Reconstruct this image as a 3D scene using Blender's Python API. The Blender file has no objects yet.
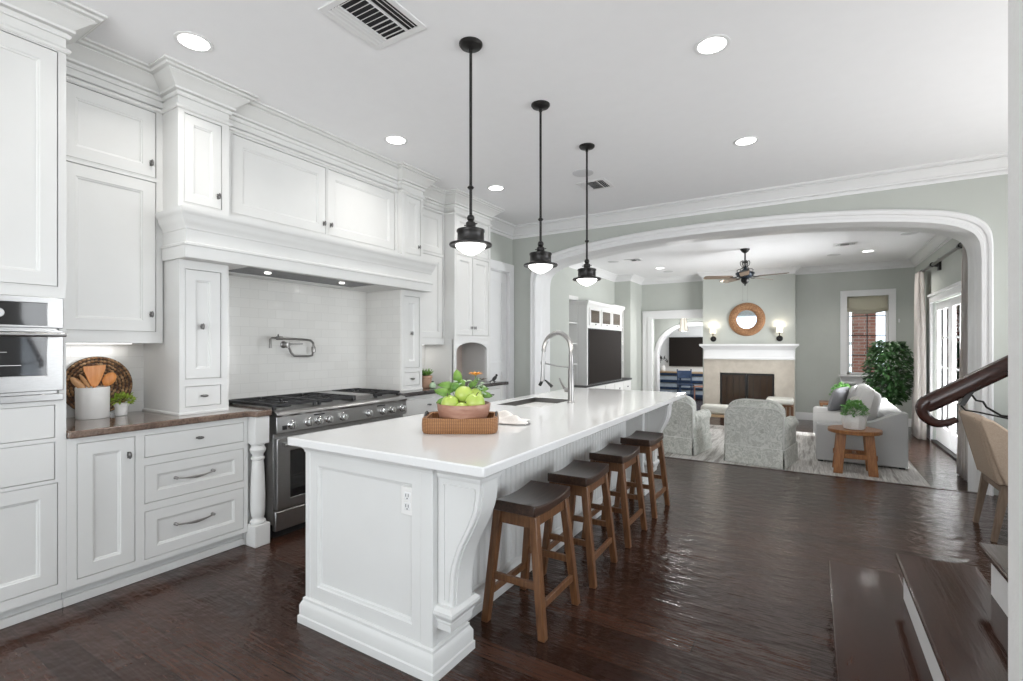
import bpy, math, random
from math import sin, cos, pi, radians, sqrt
random.seed(7)
SC = bpy.context.scene
COL = SC.collection

# ------------------------------------------------------------------ camera, world, light, exposure
EYE = 1.37
cam_data = bpy.data.cameras.new('camera')
cam = bpy.data.objects.new('camera', cam_data); COL.objects.link(cam)
cam.location = (0, 0, EYE)
cam.rotation_euler = (pi/2, 0, radians(31.4012))
cam_data.sensor_width = 36.0
cam_data.lens = 491.62 * 36.0 / 1023.0
cam_data.shift_y = 5.8 / 1023.0
cam_data.clip_start = 0.05
SC.camera = cam

SC.view_settings.view_transform = 'Standard'
SC.view_settings.look = 'None'
SC.view_settings.exposure = 0.0
SC.view_settings.gamma = 1.0
SC.view_settings.use_curve_mapping = False

world = bpy.data.worlds.new('sky'); SC.world = world
world.use_nodes = True
bg = world.node_tree.nodes['Background']
bg.inputs[0].default_value = (0.80, 0.90, 1.0, 1)
bg.inputs[1].default_value = 3.2

def area_light(name, loc, rot, sx, sy, energy, color=(1, 1, 1), spread=180):
    l = bpy.data.lights.new(name, 'AREA'); l.shape = 'RECTANGLE'
    l.size = sx; l.size_y = sy; l.energy = energy; l.color = color
    l.spread = radians(spread)
    o = bpy.data.objects.new(name, l); COL.objects.link(o)
    o.location = loc; o.rotation_euler = rot
    return o
# fill added at unseen windows behind and beside the camera; daylight at the glazed doors of the living room
area_light('added_fill_rear', (-1.1, -2.74, 1.65), (radians(140), 0, 0), 4.2, 2.3, 125, (1.0, 0.965, 0.925))
area_light('added_fill_side', (2.74, 4.0, 1.6), (radians(138), 0, radians(90)), 3.4, 2.2, 85, (1.0, 0.98, 0.955))
area_light('added_fill_near', (2.74, -0.6, 1.6), (radians(138), 0, radians(90)), 2.6, 2.2, 36, (1.0, 0.98, 0.955))
area_light('daylight_garden_doors', (2.3, 9.4, 1.2), (radians(112), 0, radians(90)), 2.0, 2.4, 560, (0.97, 0.985, 1.0))
CAN_W, UNDER_W, PEND_W = 4.0, 0.16, 2.5
DOWN = (0, 0, 0)

# ------------------------------------------------------------------ geometry helpers
CEIL, LCEIL, LFLOOR = 3.11, 3.02, -0.17

class MB:
    """collects faces, then becomes one mesh object"""
    def __init__(s): s.v = []; s.f = []
    def add(s, vs, fs):
        n = len(s.v); s.v += [tuple(p) for p in vs]; s.f += [tuple(i+n for i in f) for f in fs]; return s
    def box(s, x0, x1, y0, y1, z0, z1):
        vs = [(x, y, z) for z in (z0, z1) for y in (y0, y1) for x in (x0, x1)]
        return s.add(vs, [(0,2,3,1),(4,5,7,6),(0,1,5,4),(2,6,7,3),(0,4,6,2),(1,3,7,5)])
    def prism(s, poly, axis, lo, hi):
        """polygon (u,v) extruded along axis: x:(y,z) y:(x,z) z:(x,y)"""
        def P(u, v, w):
            return {'x': (w, u, v), 'y': (u, w, v), 'z': (u, v, w)}[axis]
        n = len(poly)
        vs = [P(u, v, lo) for u, v in poly] + [P(u, v, hi) for u, v in poly]
        fs = [tuple(range(n-1, -1, -1)), tuple(range(n, 2*n))]
        fs += [(i, (i+1) % n, n+(i+1) % n, n+i) for i in range(n)]
        return s.add(vs, fs)
    def hexa(s, a, b):
        """a, b: four points each (bottom ring, top ring)"""
        return s.add(list(a)+list(b), [(3,2,1,0),(4,5,6,7),(0,1,5,4),(1,2,6,5),(2,3,7,6),(3,0,4,7)])
    def lathe(s, prof, c=(0, 0, 0), n=24, axis='z'):
        vs = []; fs = []
        for r, h in prof:
            for k in range(n):
                a = 2*pi*k/n; p = (r*cos(a), r*sin(a), h)
                if axis == 'x': p = (p[2], p[0], p[1])
                elif axis == 'y': p = (p[1], p[2], p[0])
                vs.append((p[0]+c[0], p[1]+c[1], p[2]+c[2]))
        m = len(prof)
        for i in range(m-1):
            for k in range(n):
                fs.append((i*n+k, i*n+(k+1) % n, (i+1)*n+(k+1) % n, (i+1)*n+k))
        if prof[0][0] > 1e-6: fs.append(tuple(range(n-1, -1, -1)))
        if prof[-1][0] > 1e-6: fs.append(tuple((m-1)*n+k for k in range(n)))
        return s.add(vs, fs)
    def tube(s, path, r, n=8, flat=1.0):
        pts = [tuple(p) for p in path]; m = len(pts)
        rs = r if isinstance(r, (list, tuple)) else [r]*m
        vs = []; fs = []; up = None
        for i, p in enumerate(pts):
            a = pts[max(i-1, 0)]; b = pts[min(i+1, m-1)]
            t = _n([b[k]-a[k] for k in range(3)])
            if up is None:
                up = (0, 0, 1) if abs(t[2]) < 0.9 else (1, 0, 0)
            d = sum(up[k]*t[k] for k in range(3))
            e1 = _n([up[k]-d*t[k] for k in range(3)]); up = e1
            e2 = _x(t, e1)
            for k in range(n):
                w = 2*pi*(k+0.5)/n
                vs.append([p[j]+rs[i]*(cos(w)*e1[j]+flat*sin(w)*e2[j]) for j in range(3)])
        for i in range(m-1):
            for k in range(n):
                fs.append((i*n+k, i*n+(k+1) % n, (i+1)*n+(k+1) % n, (i+1)*n+k))
        fs.append(tuple(range(n-1, -1, -1))); fs.append(tuple((m-1)*n+k for k in range(n)))
        return s.add(vs, fs)
    def ball(s, c, r, n=16, m=10, fn=None):
        rx, ry, rz = r if isinstance(r, (tuple, list)) else (r, r, r)
        vs = [(c[0], c[1], c[2]-rz)]; fs = []
        for i in range(1, m):
            ph = -pi/2 + pi*i/m
            for k in range(n):
                a = 2*pi*k/n
                vs.append((c[0]+rx*cos(ph)*cos(a), c[1]+ry*cos(ph)*sin(a), c[2]+rz*sin(ph)))
        vs.append((c[0], c[1], c[2]+rz)); L = len(vs)-1
        if fn: vs = [fn(p) for p in vs]
        for k in range(n):
            fs.append((0, 1+(k+1) % n, 1+k)); fs.append((L, L-n+k, L-n+(k+1) % n))
        for i in range(m-2):
            for k in range(n):
                fs.append((1+i*n+k, 1+i*n+(k+1) % n, 1+(i+1)*n+(k+1) % n, 1+(i+1)*n+k))
        return s.add(vs, fs)
    def sweep(s, prof, path, closed=False):
        """profile [(out, z)] along a plan polyline; out is to the RIGHT of travel; mitred"""
        m = len(path); n = len(prof); vs = []; fs = []
        for i, p in enumerate(path):
            def nrm(a, b):
                d = _n([b[0]-a[0], b[1]-a[1], 0]); return (d[1], -d[0])
            segs = []
            if closed or i > 0: segs.append(nrm(path[i-1], p))
            if closed or i < m-1: segs.append(nrm(p, path[(i+1) % m]))
            if len(segs) == 2:
                bx, by = segs[0][0]+segs[1][0], segs[0][1]+segs[1][1]
                k = 2.0/max(bx*bx+by*by, 1e-6)
                ox, oy = bx*k, by*k
            else: ox, oy = segs[0]
            vs += [(p[0]+ox*o, p[1]+oy*o, z) for o, z in prof]
        e = m if closed else m-1
        for i in range(e):
            j = (i+1) % m
            for k in range(n):
                l = (k+1) % n
                fs.append((i*n+k, j*n+k, j*n+l, i*n+l))
        if not closed:
            fs.append(tuple(range(n))); fs.append(tuple((m-1)*n+k for k in range(n-1, -1, -1)))
        return s.add(vs, fs)
    def holed(s, u0, u1, v0, v1, holes, w0, w1, axis):
        """slab in the plane of axis with rectangular holes, thickness w0..w1"""
        us = sorted({u0, u1} | {h[i] for h in holes for i in (0, 1)}); vs_ = sorted({v0, v1} | {h[i] for h in holes for i in (2, 3)})
        us = [u for u in us if u0-1e-9 <= u <= u1+1e-9]; vs_ = [v for v in vs_ if v0-1e-9 <= v <= v1+1e-9]
        def P(u, v, w): return {'x': (w, u, v), 'y': (u, w, v), 'z': (u, v, w)}[axis]
        def solid(i, j):
            if i < 0 or j < 0 or i >= len(us)-1 or j >= len(vs_)-1: return False
            a, b = (us[i]+us[i+1])/2, (vs_[j]+vs_[j+1])/2
            return not any(h[0] < a < h[1] and h[2] < b < h[3] for h in holes)
        idx = {}
        def V(i, j, k):
            key = (i, j, k)
            if key not in idx:
                idx[key] = len(s.v); s.v.append(P(us[i], vs_[j], (w0, w1)[k]))
            return idx[key]
        for i in range(len(us)-1):
            for j in range(len(vs_)-1):
                if not solid(i, j): continue
                s.f.append((V(i,j,0), V(i,j+1,0), V(i+1,j+1,0), V(i+1,j,0)))
                s.f.append((V(i,j,1), V(i+1,j,1), V(i+1,j+1,1), V(i,j+1,1)))
                if not solid(i-1, j): s.f.append((V(i,j,0), V(i,j,1), V(i,j+1,1), V(i,j+1,0)))
                if not solid(i+1, j): s.f.append((V(i+1,j,0), V(i+1,j+1,0), V(i+1,j+1,1), V(i+1,j,1)))
                if not solid(i, j-1): s.f.append((V(i,j,0), V(i+1,j,0), V(i+1,j,1), V(i,j,1)))
                if not solid(i, j+1): s.f.append((V(i,j+1,0), V(i,j+1,1), V(i+1,j+1,1), V(i+1,j+1,0)))
        return s
    def grid(s, fn, nu, nv):
        vs = [fn(i/nu, j/nv) for j in range(nv+1) for i in range(nu+1)]
        fs = [(j*(nu+1)+i, j*(nu+1)+i+1, (j+1)*(nu+1)+i+1, (j+1)*(nu+1)+i) for j in range(nv) for i in range(nu)]
        return s.add(vs, fs)
    def leaf(s, p, d, n, L, W, curl=0.15):
        """one leaf: base p, direction d, face normal n"""
        d = _n(d); w = _n(_x(d, n)); n = _n(_x(w, d))
        q = lambda a, b, c: [p[k]+d[k]*a*L+w[k]*b*W+n[k]*c*L for k in range(3)]
        return s.add([q(0,0,0), q(.35,.5,.03), q(.75,.36,-curl*.4), q(1,0,-curl), q(.75,-.36,-curl*.4), q(.35,-.5,.03), q(.5,0,-.04)],
                     [(0,6,1),(1,6,2),(2,6,3),(3,6,4),(4,6,5),(5,6,0)])
    def move(s, fn): s.v = [tuple(fn(*p)) for p in s.v]; return s
    def build(s, name, mat, parent=None, bevel=0.0, smooth=35, seg=2, subsurf=0, solid=0.0):
        me = bpy.data.meshes.new(name); me.from_pydata(s.v, [], s.f); me.update()
        import bmesh
        b = bmesh.new(); b.from_mesh(me); bmesh.ops.recalc_face_normals(b, faces=b.faces); b.to_mesh(me); b.free()
        if mat: me.materials.append(mat)
        if smooth:
            me.polygons.foreach_set('use_smooth', [True]*len(me.polygons))
            me.set_sharp_from_angle(angle=radians(smooth))
        o = bpy.data.objects.new(name, me); COL.objects.link(o)
        if solid:
            m = o.modifiers.new('solid', 'SOLIDIFY'); m.thickness = solid; m.offset = 0
        if bevel:
            m = o.modifiers.new('bevel', 'BEVEL'); m.width = bevel; m.segments = seg; m.limit_method = 'ANGLE'; m.angle_limit = radians(40); m.harden_normals = False
        if subsurf:
            m = o.modifiers.new('sub', 'SUBSURF'); m.levels = subsurf; m.render_levels = subsurf
        OFF[o.name] = (0, 0, 0)
        if parent is not None:
            o.parent = parent
            if parent.get('_local') is None and o.name not in LOCAL:
                w = WPOS.get(parent.name, (0, 0, 0)); o.location = (-w[0], -w[1], -w[2])
        WPOS[o.name] = (0, 0, 0)
        return o
OFF = {}; WPOS = {}; LOCAL = set()
def _n(a):
    l = sqrt(sum(x*x for x in a)) or 1.0; return [x/l for x in a]
def _x(a, b): return [a[1]*b[2]-a[2]*b[1], a[2]*b[0]-a[0]*b[2], a[0]*b[1]-a[1]*b[0]]

def thing(name, label, cat, loc=(0, 0, 0), group=None, rotz=None):
    """Empty at a thing's base. Without rotz its parts are written in room coordinates; with rotz in its own."""
    o = bpy.data.objects.new(name, None); COL.objects.link(o); o.empty_display_size = 0.1
    o.location = loc; o['label'] = label; o['category'] = cat
    if group: o['group'] = group
    if rotz is not None:
        o.rotation_euler = (0, 0, rotz); WPOS[o.name] = (0, 0, 0)
    else: WPOS[o.name] = loc
    return o
def tag(o, label, cat, group=None):
    o['label'] = label; o['category'] = cat
    if group: o['group'] = group
    return o
def struct(o): o['kind'] = 'structure'; return o
def plabel(o, l): o['label'] = l; return o
def dup(root, loc, rotz=None, label=None):
    def cp(o, par):
        c = o.copy(); COL.objects.link(c)
        if par is not None: c.parent = par
        for ch in [x for x in bpy.data.objects if x.parent == o]: cp(ch, c)
        return c
    r = cp(root, None); r.location = loc
    if rotz is not None: r.rotation_euler = (0, 0, rotz)
    if label: r['label'] = label
    return r

# ------------------------------------------------------------------ materials
def mat(name, col, rough=0.5, metal=0.0, coat=0.0, spec=0.5, **kw):
    m = bpy.data.materials.new(name); m.use_nodes = True
    b = m.node_tree.nodes['Principled BSDF']
    b.inputs['Base Color'].default_value = (*col, 1); b.inputs['Roughness'].default_value = rough
    b.inputs['Metallic'].default_value = metal; b.inputs['Coat Weight'].default_value = coat
    b.inputs['Specular IOR Level'].default_value = spec
    m.diffuse_color = (*col, 1)
    return m
def nt(m): return m.node_tree.nodes, m.node_tree.links, m.node_tree.nodes['Principled BSDF']
def coords(m, scale=(1, 1, 1), rot=(0, 0, 0)):
    N, L, b = nt(m)
    tc = N.new('ShaderNodeTexCoord'); mp = N.new('ShaderNodeMapping')
    mp.inputs['Scale'].default_value = scale; mp.inputs['Rotation'].default_value = rot
    L.new(tc.outputs['Object'], mp.inputs['Vector']); return mp.outputs['Vector']
def noise(m, vec, scale, detail=4, rough=0.55):
    N, L, b = nt(m); n = N.new('ShaderNodeTexNoise')
    n.inputs['Scale'].default_value = scale; n.inputs['Detail'].default_value = detail; n.inputs['Roughness'].default_value = rough
    L.new(vec, n.inputs['Vector']); return n.outputs['Fac']
def ramp(m, fac, stops):
    N, L, b = nt(m); r = N.new('ShaderNodeValToRGB'); e = r.color_ramp.elements
    e[0].position, e[0].color = stops[0][0], (*stops[0][1], 1); e[1].position, e[1].color = stops[-1][0], (*stops[-1][1], 1)
    for p, c in stops[1:-1]:
        x = e.new(p); x.color = (*c, 1)
    L.new(fac, r.inputs['Fac']); return r.outputs['Color']
def bump(m, h, strength=0.2, dist=0.01, normal=None):
    N, L, b = nt(m); n = N.new('ShaderNodeBump'); n.inputs['Strength'].default_value = strength; n.inputs['Distance'].default_value = dist
    L.new(h, n.inputs['Height'])
    if normal: L.new(normal, n.inputs['Normal'])
    L.new(n.outputs['Normal'], b.inputs['Normal']); return n.outputs['Normal']
def mixc(m, fac, a, b_, blend='MIX'):
    N, L, b = nt(m); x = N.new('ShaderNodeMix'); x.data_type = 'RGBA'; x.blend_type = blend
    for k, s in ((0, fac), (6, a), (7, b_)):
        if hasattr(s, 'links'): L.new(s, x.inputs[k])
        else: x.inputs[k].default_value = s if k == 0 else (*s, 1)
    return x.outputs[2]
def base(m, c): m.node_tree.links.new(c, nt(m)[2].inputs['Base Color'])

def noisy(name, c1, c2, scale, rough=0.6, stretch=(1, 1, 1), bs=0.0, bd=0.004, detail=5, lo=0.3, hi=0.7, **kw):
    m = mat(name, c1, rough, **kw); v = coords(m, stretch); f = noise(m, v, scale, detail)
    base(m, ramp(m, f, [(lo, c1), (hi, c2)]))
    if bs: bump(m, f, bs, bd)
    return m

M = {}
M['cab'] = noisy('painted_cabinet_white', (0.725, 0.725, 0.71), (0.74, 0.74, 0.725), 6, 0.38)
M['trim'] = noisy('trim_white', (0.77, 0.77, 0.77), (0.79, 0.79, 0.79), 5, 0.35)
M['ceil'] = noisy('ceiling_white', (0.87, 0.87, 0.88), (0.885, 0.885, 0.895), 9, 0.85, bs=0.05, bd=0.002)
M['wall'] = noisy('wall_sage_grey', (0.475, 0.495, 0.46), (0.495, 0.515, 0.48), 4, 0.8)
M['wallwhite'] = noisy('textured_white_plaster', (0.86, 0.855, 0.845), (0.89, 0.885, 0.875), 55, 0.85, bs=0.35, bd=0.004)
M['quartz'] = noisy('white_quartz', (0.76, 0.76, 0.755), (0.785, 0.785, 0.78), 90, 0.13, coat=0.2)
def stone():
    m = mat('brown_stone', (0.16, 0.10, 0.07), 0.12, coat=0.4); v = coords(m)
    f = noise(m, v, 14, 8, 0.7); g = noise(m, v, 120, 3, 0.7)
    c = ramp(m, f, [(0.3, (0.05, 0.032, 0.026)), (0.5, (0.15, 0.095, 0.07)), (0.7, (0.27, 0.19, 0.14))])
    base(m, mixc(m, 0.35, c, ramp(m, g, [(0.35, (0.03, 0.02, 0.018)), (0.65, (0.3, 0.22, 0.17))])))
    return m
M['stone'] = stone()
def floor_mat():
    m = mat('dark_scraped_hardwood', (0.04, 0.02, 0.015), 0.16, coat=0.0, spec=0.44); N, L, b = nt(m)
    v = coords(m)
    br = N.new('ShaderNodeTexBrick'); L.new(v, br.inputs['Vector'])
    br.offset = 0.37; br.offset_frequency = 2; br.squash = 1
    br.inputs['Color1'].default_value = (0.024, 0.0110, 0.0078, 1); br.inputs['Color2'].default_value = (0.060, 0.028, 0.019, 1)
    br.inputs['Mortar'].default_value = (0.008, 0.004, 0.003, 1)
    br.inputs['Scale'].default_value = 1; br.inputs['Mortar Size'].default_value = 0.0032; br.inputs['Mortar Smooth'].default_value = 0.3
    br.inputs['Brick Width'].default_value = 1.25; br.inputs['Row Height'].default_value = 0.127; br.inputs['Bias'].default_value = 0.1
    gr = noise(m, coords(m, (1.2, 26, 1)), 3.2, 6, 0.6)
    c = mixc(m, 1.0, br.outputs['Color'], ramp(m, gr, [(0.3, (0.62, 0.6, 0.58)), (0.7, (1.3, 1.25, 1.2))]), 'MULTIPLY')
    base(m, c)
    sc = noise(m, coords(m, (2.2, 30, 1)), 2.0, 3, 0.5)
    und = noise(m, coords(m, (6, 9, 1)), 1.4, 2, 0.5)
    n1 = bump(m, br.outputs['Fac'], -0.5, 0.004)
    n2 = bump(m, sc, 0.30, 0.009, n1)
    bump(m, und, 0.5, 0.016, n2)
    rr = N.new('ShaderNodeMapRange'); rr.inputs[3].default_value = 0.09; rr.inputs[4].default_value = 0.18
    L.new(gr, rr.inputs[0]); L.new(rr.outputs[0], b.inputs['Roughness'])
    return m
M['floor'] = floor_mat()
M['tread'] = noisy('dark_tread_wood', (0.024, 0.010, 0.007), (0.052, 0.024, 0.016), 3, 0.10, (14, 1, 14), bs=0.12, bd=0.005, spec=0.34)
M['rail'] = noisy('dark_handrail_wood', (0.018, 0.007, 0.005), (0.042, 0.015, 0.010), 4, 0.25, (2, 18, 18), spec=0.4)
def tile_mat():
    m = mat('white_subway_tile', (0.82, 0.82, 0.80), 0.12, coat=0.3); N, L, b = nt(m)
    tc = N.new('ShaderNodeTexCoord'); sp = N.new('ShaderNodeSeparateXYZ'); L.new(tc.outputs['Object'], sp.inputs[0])
    ad = N.new('ShaderNodeMath'); L.new(sp.outputs[0], ad.inputs[0]); L.new(sp.outputs[1], ad.inputs[1])
    cb = N.new('ShaderNodeCombineXYZ'); L.new(ad.outputs[0], cb.inputs[0]); L.new(sp.outputs[2], cb.inputs[1])
    br = N.new('ShaderNodeTexBrick'); L.new(cb.outputs[0], br.inputs['Vector'])
    br.inputs['Color1'].default_value = (0.77, 0.76, 0.73, 1); br.inputs['Color2'].default_value = (0.81, 0.80, 0.77, 1)
    br.inputs['Mortar'].default_value = (0.68, 0.67, 0.64, 1); br.inputs['Scale'].default_value = 1
    br.inputs['Mortar Size'].default_value = 0.0014; br.inputs['Mortar Smooth'].default_value = 0.2
    br.inputs['Brick Width'].default_value = 0.152; br.inputs['Row Height'].default_value = 0.0765
    base(m, br.outputs['Color'])
    n1 = bump(m, br.outputs['Fac'], -0.5, 0.003)
    w = noise(m, coords(m), 7, 2); bump(m, w, 0.12, 0.01, n1)
    return m
M['tile'] = tile_mat()
M['steel'] = noisy('brushed_steel', (0.36, 0.355, 0.35), (0.45, 0.445, 0.44), 40, 0.30, (1, 1, 30), metal=1.0)
M['nickel'] = mat('aged_nickel', (0.34, 0.33, 0.32), 0.28, 1.0)
M['chrome'] = mat('polished_chrome', (0.72, 0.72, 0.72), 0.12, 1.0)
M['pewter'] = mat('dark_pewter', (0.20, 0.195, 0.19), 0.32, 1.0)
M['iron'] = noisy('cast_iron_black', (0.012, 0.012, 0.013), (0.022, 0.022, 0.024), 60, 0.5, bs=0.1)
M['bronze'] = noisy('oiled_bronze', (0.022, 0.021, 0.021), (0.035, 0.033, 0.032), 20, 0.35, metal=0.6)
M['blackglass'] = mat('black_glass', (0.010, 0.010, 0.011), 0.06, coat=0.5)
M['tvglass'] = mat('tv_screen', (0.024, 0.020, 0.018), 0.65, spec=0.05)
M['filter'] = noisy('hood_filter_dark', (0.10, 0.10, 0.105), (0.16, 0.16, 0.165), 30, 0.4, metal=0.7)
def wood(name, a, b_, c_, stretch, rough=0.38, scale=5, coat=0.15):
    m = mat(name, a, rough, coat=coat); f = noise(m, coords(m, stretch), scale, 6, 0.6)
    base(m, ramp(m, f, [(0.28, a), (0.5, b_), (0.72, c_)])); bump(m, f, 0.06, 0.002); return m
M['walnutseat'] = wood('stool_seat_wood', (0.028, 0.015, 0.011), (0.05, 0.027, 0.018), (0.075, 0.042, 0.03), (16, 1.5, 16), 0.3)
M['walnut'] = wood('stool_leg_wood', (0.075, 0.030, 0.011), (0.145, 0.062, 0.024), (0.21, 0.10, 0.04), (14, 14, 1.4), 0.4)
M['oak'] = wood('end_table_wood', (0.20, 0.075, 0.025), (0.31, 0.13, 0.045), (0.42, 0.19, 0.07), (10, 10, 1.6), 0.42)
M['bleached'] = wood('bench_wood', (0.36, 0.24, 0.14), (0.46, 0.32, 0.19), (0.55, 0.40, 0.25), (1.5, 10, 10), 0.5)
M['greywood'] = wood('grey_chair_wood', (0.13, 0.09, 0.06), (0.19, 0.135, 0.095), (0.25, 0.18, 0.13), (14, 14, 1.5), 0.5)
M['bowlwood'] = wood('bowl_wood', (0.24, 0.115, 0.075), (0.34, 0.17, 0.115), (0.42, 0.24, 0.17), (2, 2, 9), 0.45)
M['spatula'] = wood('utensil_wood', (0.72, 0.25, 0.06), (0.82, 0.32, 0.09), (0.88, 0.40, 0.14), (12, 12, 2), 0.5)
M['spoonwood'] = wood('spoon_wood', (0.48, 0.23, 0.09), (0.60, 0.32, 0.14), (0.68, 0.42, 0.22), (12, 12, 2), 0.5)
def wicker():
    m = mat('brown_wicker', (0.3, 0.16, 0.07), 0.55); N, L, b = nt(m)
    w1 = N.new('ShaderNodeTexWave'); w1.inputs['Scale'].default_value = 34; w1.bands_direction = 'X'; w1.inputs['Distortion'].default_value = 1.0; L.new(coords(m), w1.inputs['Vector'])
    w2 = N.new('ShaderNodeTexWave'); w2.inputs['Scale'].default_value = 44; w2.bands_direction = 'Z'; w2.inputs['Distortion'].default_value = 1.0; L.new(coords(m), w2.inputs['Vector'])
    f = N.new('ShaderNodeMath'); f.operation = 'MULTIPLY'; L.new(w1.outputs['Fac'], f.inputs[0]); L.new(w2.outputs['Fac'], f.inputs[1])
    base(m, ramp(m, f.outputs[0], [(0.0, (0.16, 0.062, 0.02)), (0.35, (0.36, 0.165, 0.06)), (1.0, (0.54, 0.28, 0.115))])); bump(m, f.outputs[0], 0.6, 0.004)
    return m
M['wicker'] = wicker()
def rattan():
    m = mat('woven_rattan', (0.3, 0.16, 0.07), 0.5); N, L, b = nt(m)
    vo = N.new('ShaderNodeTexVoronoi'); vo.inputs['Scale'].default_value = 30; L.new(coords(m), vo.inputs['Vector'])
    base(m, ramp(m, vo.outputs['Distance'], [(0.0, (0.62, 0.42, 0.23)), (0.45, (0.36, 0.20, 0.09)), (0.75, (0.12, 0.055, 0.028))]))
    return m
M['rattan'] = rattan()
M['mirrorwood'] = noisy('cork_frame', (0.17, 0.07, 0.028), (0.50, 0.27, 0.13), 40, 0.6, bs=0.7, bd=0.02)
M['mirror'] = mat('mirror_glass', (0.75, 0.82, 0.9), 0.03, 1.0)
M['ceramic'] = noisy('white_ceramic', (0.80, 0.79, 0.77), (0.84, 0.83, 0.81), 20, 0.35)
M['ceramicrib'] = noisy('ribbed_white_ceramic', (0.72, 0.71, 0.69), (0.83, 0.82, 0.80), 60, 0.5, (1, 1, 3), bs=0.35)
M['terracotta'] = noisy('pale_terracotta', (0.42, 0.25, 0.17), (0.55, 0.36, 0.26), 16, 0.7)
M['apple'] = noisy('green_apple_skin', (0.33, 0.48, 0.06), (0.50, 0.60, 0.14), 9, 0.3, coat=0.2)
M['leafg'] = noisy('leaf_green', (0.05, 0.16, 0.02), (0.20, 0.36, 0.06), 12, 0.45)
M['leafpale'] = noisy('leaf_pale_green', (0.30, 0.46, 0.30), (0.50, 0.62, 0.42), 14, 0.5)
M['leaff'] = noisy('planter_leaf', (0.06, 0.24, 0.04), (0.22, 0.46, 0.12), 22, 0.5)
M['leafy'] = noisy('herb_leaf', (0.20, 0.34, 0.03), (0.42, 0.52, 0.08), 40, 0.5)
M['leafd'] = noisy('dark_tree_leaf', (0.012, 0.045, 0.014), (0.05, 0.13, 0.035), 9, 0.4)
M['bark'] = noisy('bark', (0.05, 0.04, 0.03), (0.12, 0.09, 0.07), 30, 0.8, (1, 1, 0.3))
M['petal'] = noisy('orange_petal', (0.65, 0.22, 0.03), (0.85, 0.42, 0.06), 30, 0.5)
M['towel'] = noisy('cream_towel', (0.78, 0.74, 0.70), (0.84, 0.81, 0.78), 120, 0.9, bs=0.2)
M['black'] = noisy('black_matte', (0.012, 0.012, 0.013), (0.02, 0.02, 0.021), 20, 0.5)
def floral():
    m = mat('floral_upholstery', (0.5, 0.52, 0.5), 0.9); N, L, b = nt(m)
    v = coords(m); d = N.new('ShaderNodeTexNoise'); d.inputs['Scale'].default_value = 5; L.new(v, d.inputs['Vector'])
    a = N.new('ShaderNodeMix'); a.data_type = 'RGBA'; a.inputs[0].default_value = 0.25; L.new(v, a.inputs[6]); L.new(d.outputs['Color'], a.inputs[7])
    f = noise(m, a.outputs[2], 9, 5, 0.65)
    base(m, ramp(m, f, [(0.36, (0.40, 0.41, 0.37)), (0.45, (0.70, 0.71, 0.67)), (0.5, (0.46, 0.47, 0.43)), (0.57, (0.74, 0.74, 0.70)), (0.64, (0.46, 0.48, 0.44))]))
    return m
M['floral'] = floral()
M['piping'] = mat('cream_piping', (0.72, 0.72, 0.69), 0.85)
M['sofa'] = noisy('grey_sofa_linen', (0.52, 0.52, 0.52), (0.60, 0.60, 0.595), 160, 0.95, bs=0.15)
M['sofalight'] = noisy('light_sofa_linen', (0.62, 0.61, 0.60), (0.70, 0.69, 0.68), 140, 0.95, bs=0.15)
M['pillowgrey'] = noisy('slate_pillow', (0.25, 0.25, 0.265), (0.33, 0.33, 0.345), 120, 0.95, bs=0.2)
M['pillowpat'] = noisy('patterned_pillow', (0.40, 0.38, 0.35), (0.68, 0.66, 0.62), 26, 0.95)
M['cream'] = noisy('cream_cushion', (0.58, 0.57, 0.52), (0.66, 0.65, 0.60), 90, 0.95)
M['beige'] = noisy('beige_chair_linen', (0.36, 0.275, 0.205), (0.44, 0.345, 0.265), 130, 0.95, bs=0.2)
M['curtain'] = noisy('linen_curtain', (0.74, 0.69, 0.65), (0.80, 0.77, 0.74), 40, 0.95, (1, 1, 0.2))
def sheer(m, k):
    N, L, b = nt(m); out = N['Material Output']; tr = N.new('ShaderNodeBsdfTranslucent'); mx = N.new('ShaderNodeMixShader'); mx.inputs[0].default_value = k
    src = b.inputs['Base Color'].links[0].from_socket; L.new(src, tr.inputs['Color'])
    L.new(b.outputs[0], mx.inputs[1]); L.new(tr.outputs[0], mx.inputs[2]); L.new(mx.outputs[0], out.inputs['Surface'])
sheer(M['curtain'], .45)
M['shade'] = noisy('roman_shade_linen', (0.66, 0.62, 0.52), (0.74, 0.70, 0.60), 90, 0.95, (1, 1, 4))
sheer(M['shade'], .5)
def rug():
    m = mat('striped_rug', (0.6, 0.58, 0.55), 0.95); 
    f = noise(m, coords(m, (4.2, 0.22, 1)), 2.6, 4, 0.75)
    base(m, ramp(m, f, [(0.36, (0.30, 0.28, 0.26)), (0.44, (0.50, 0.48, 0.455)), (0.50, (0.70, 0.685, 0.66)), (0.57, (0.47, 0.45, 0.43)), (0.64, (0.70, 0.685, 0.66))]))
    return m
M['rug'] = rug()
M['limestone'] = noisy('fireplace_limestone', (0.46, 0.415, 0.35), (0.56, 0.51, 0.44), 7, 0.5)
M['soot'] = noisy('firebox_soot', (0.012, 0.010, 0.009), (0.035, 0.03, 0.026), 10, 0.9)
M['firedoor'] = mat('smoked_fire_glass', (0.045, 0.028, 0.018), 0.12, coat=0.3)
M['blue'] = noisy('navy_lacquer', (0.015, 0.035, 0.085), (0.03, 0.06, 0.13), 8, 0.3)
M['bluepale'] = noisy('pale_blue_drawer', (0.36, 0.42, 0.50), (0.46, 0.52, 0.60), 8, 0.4)
M['rust'] = wood('rust_chair_wood', (0.30, 0.12, 0.07), (0.40, 0.19, 0.12), (0.48, 0.25, 0.17), (12, 12, 2), 0.45)
M['brick'] = None
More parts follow.
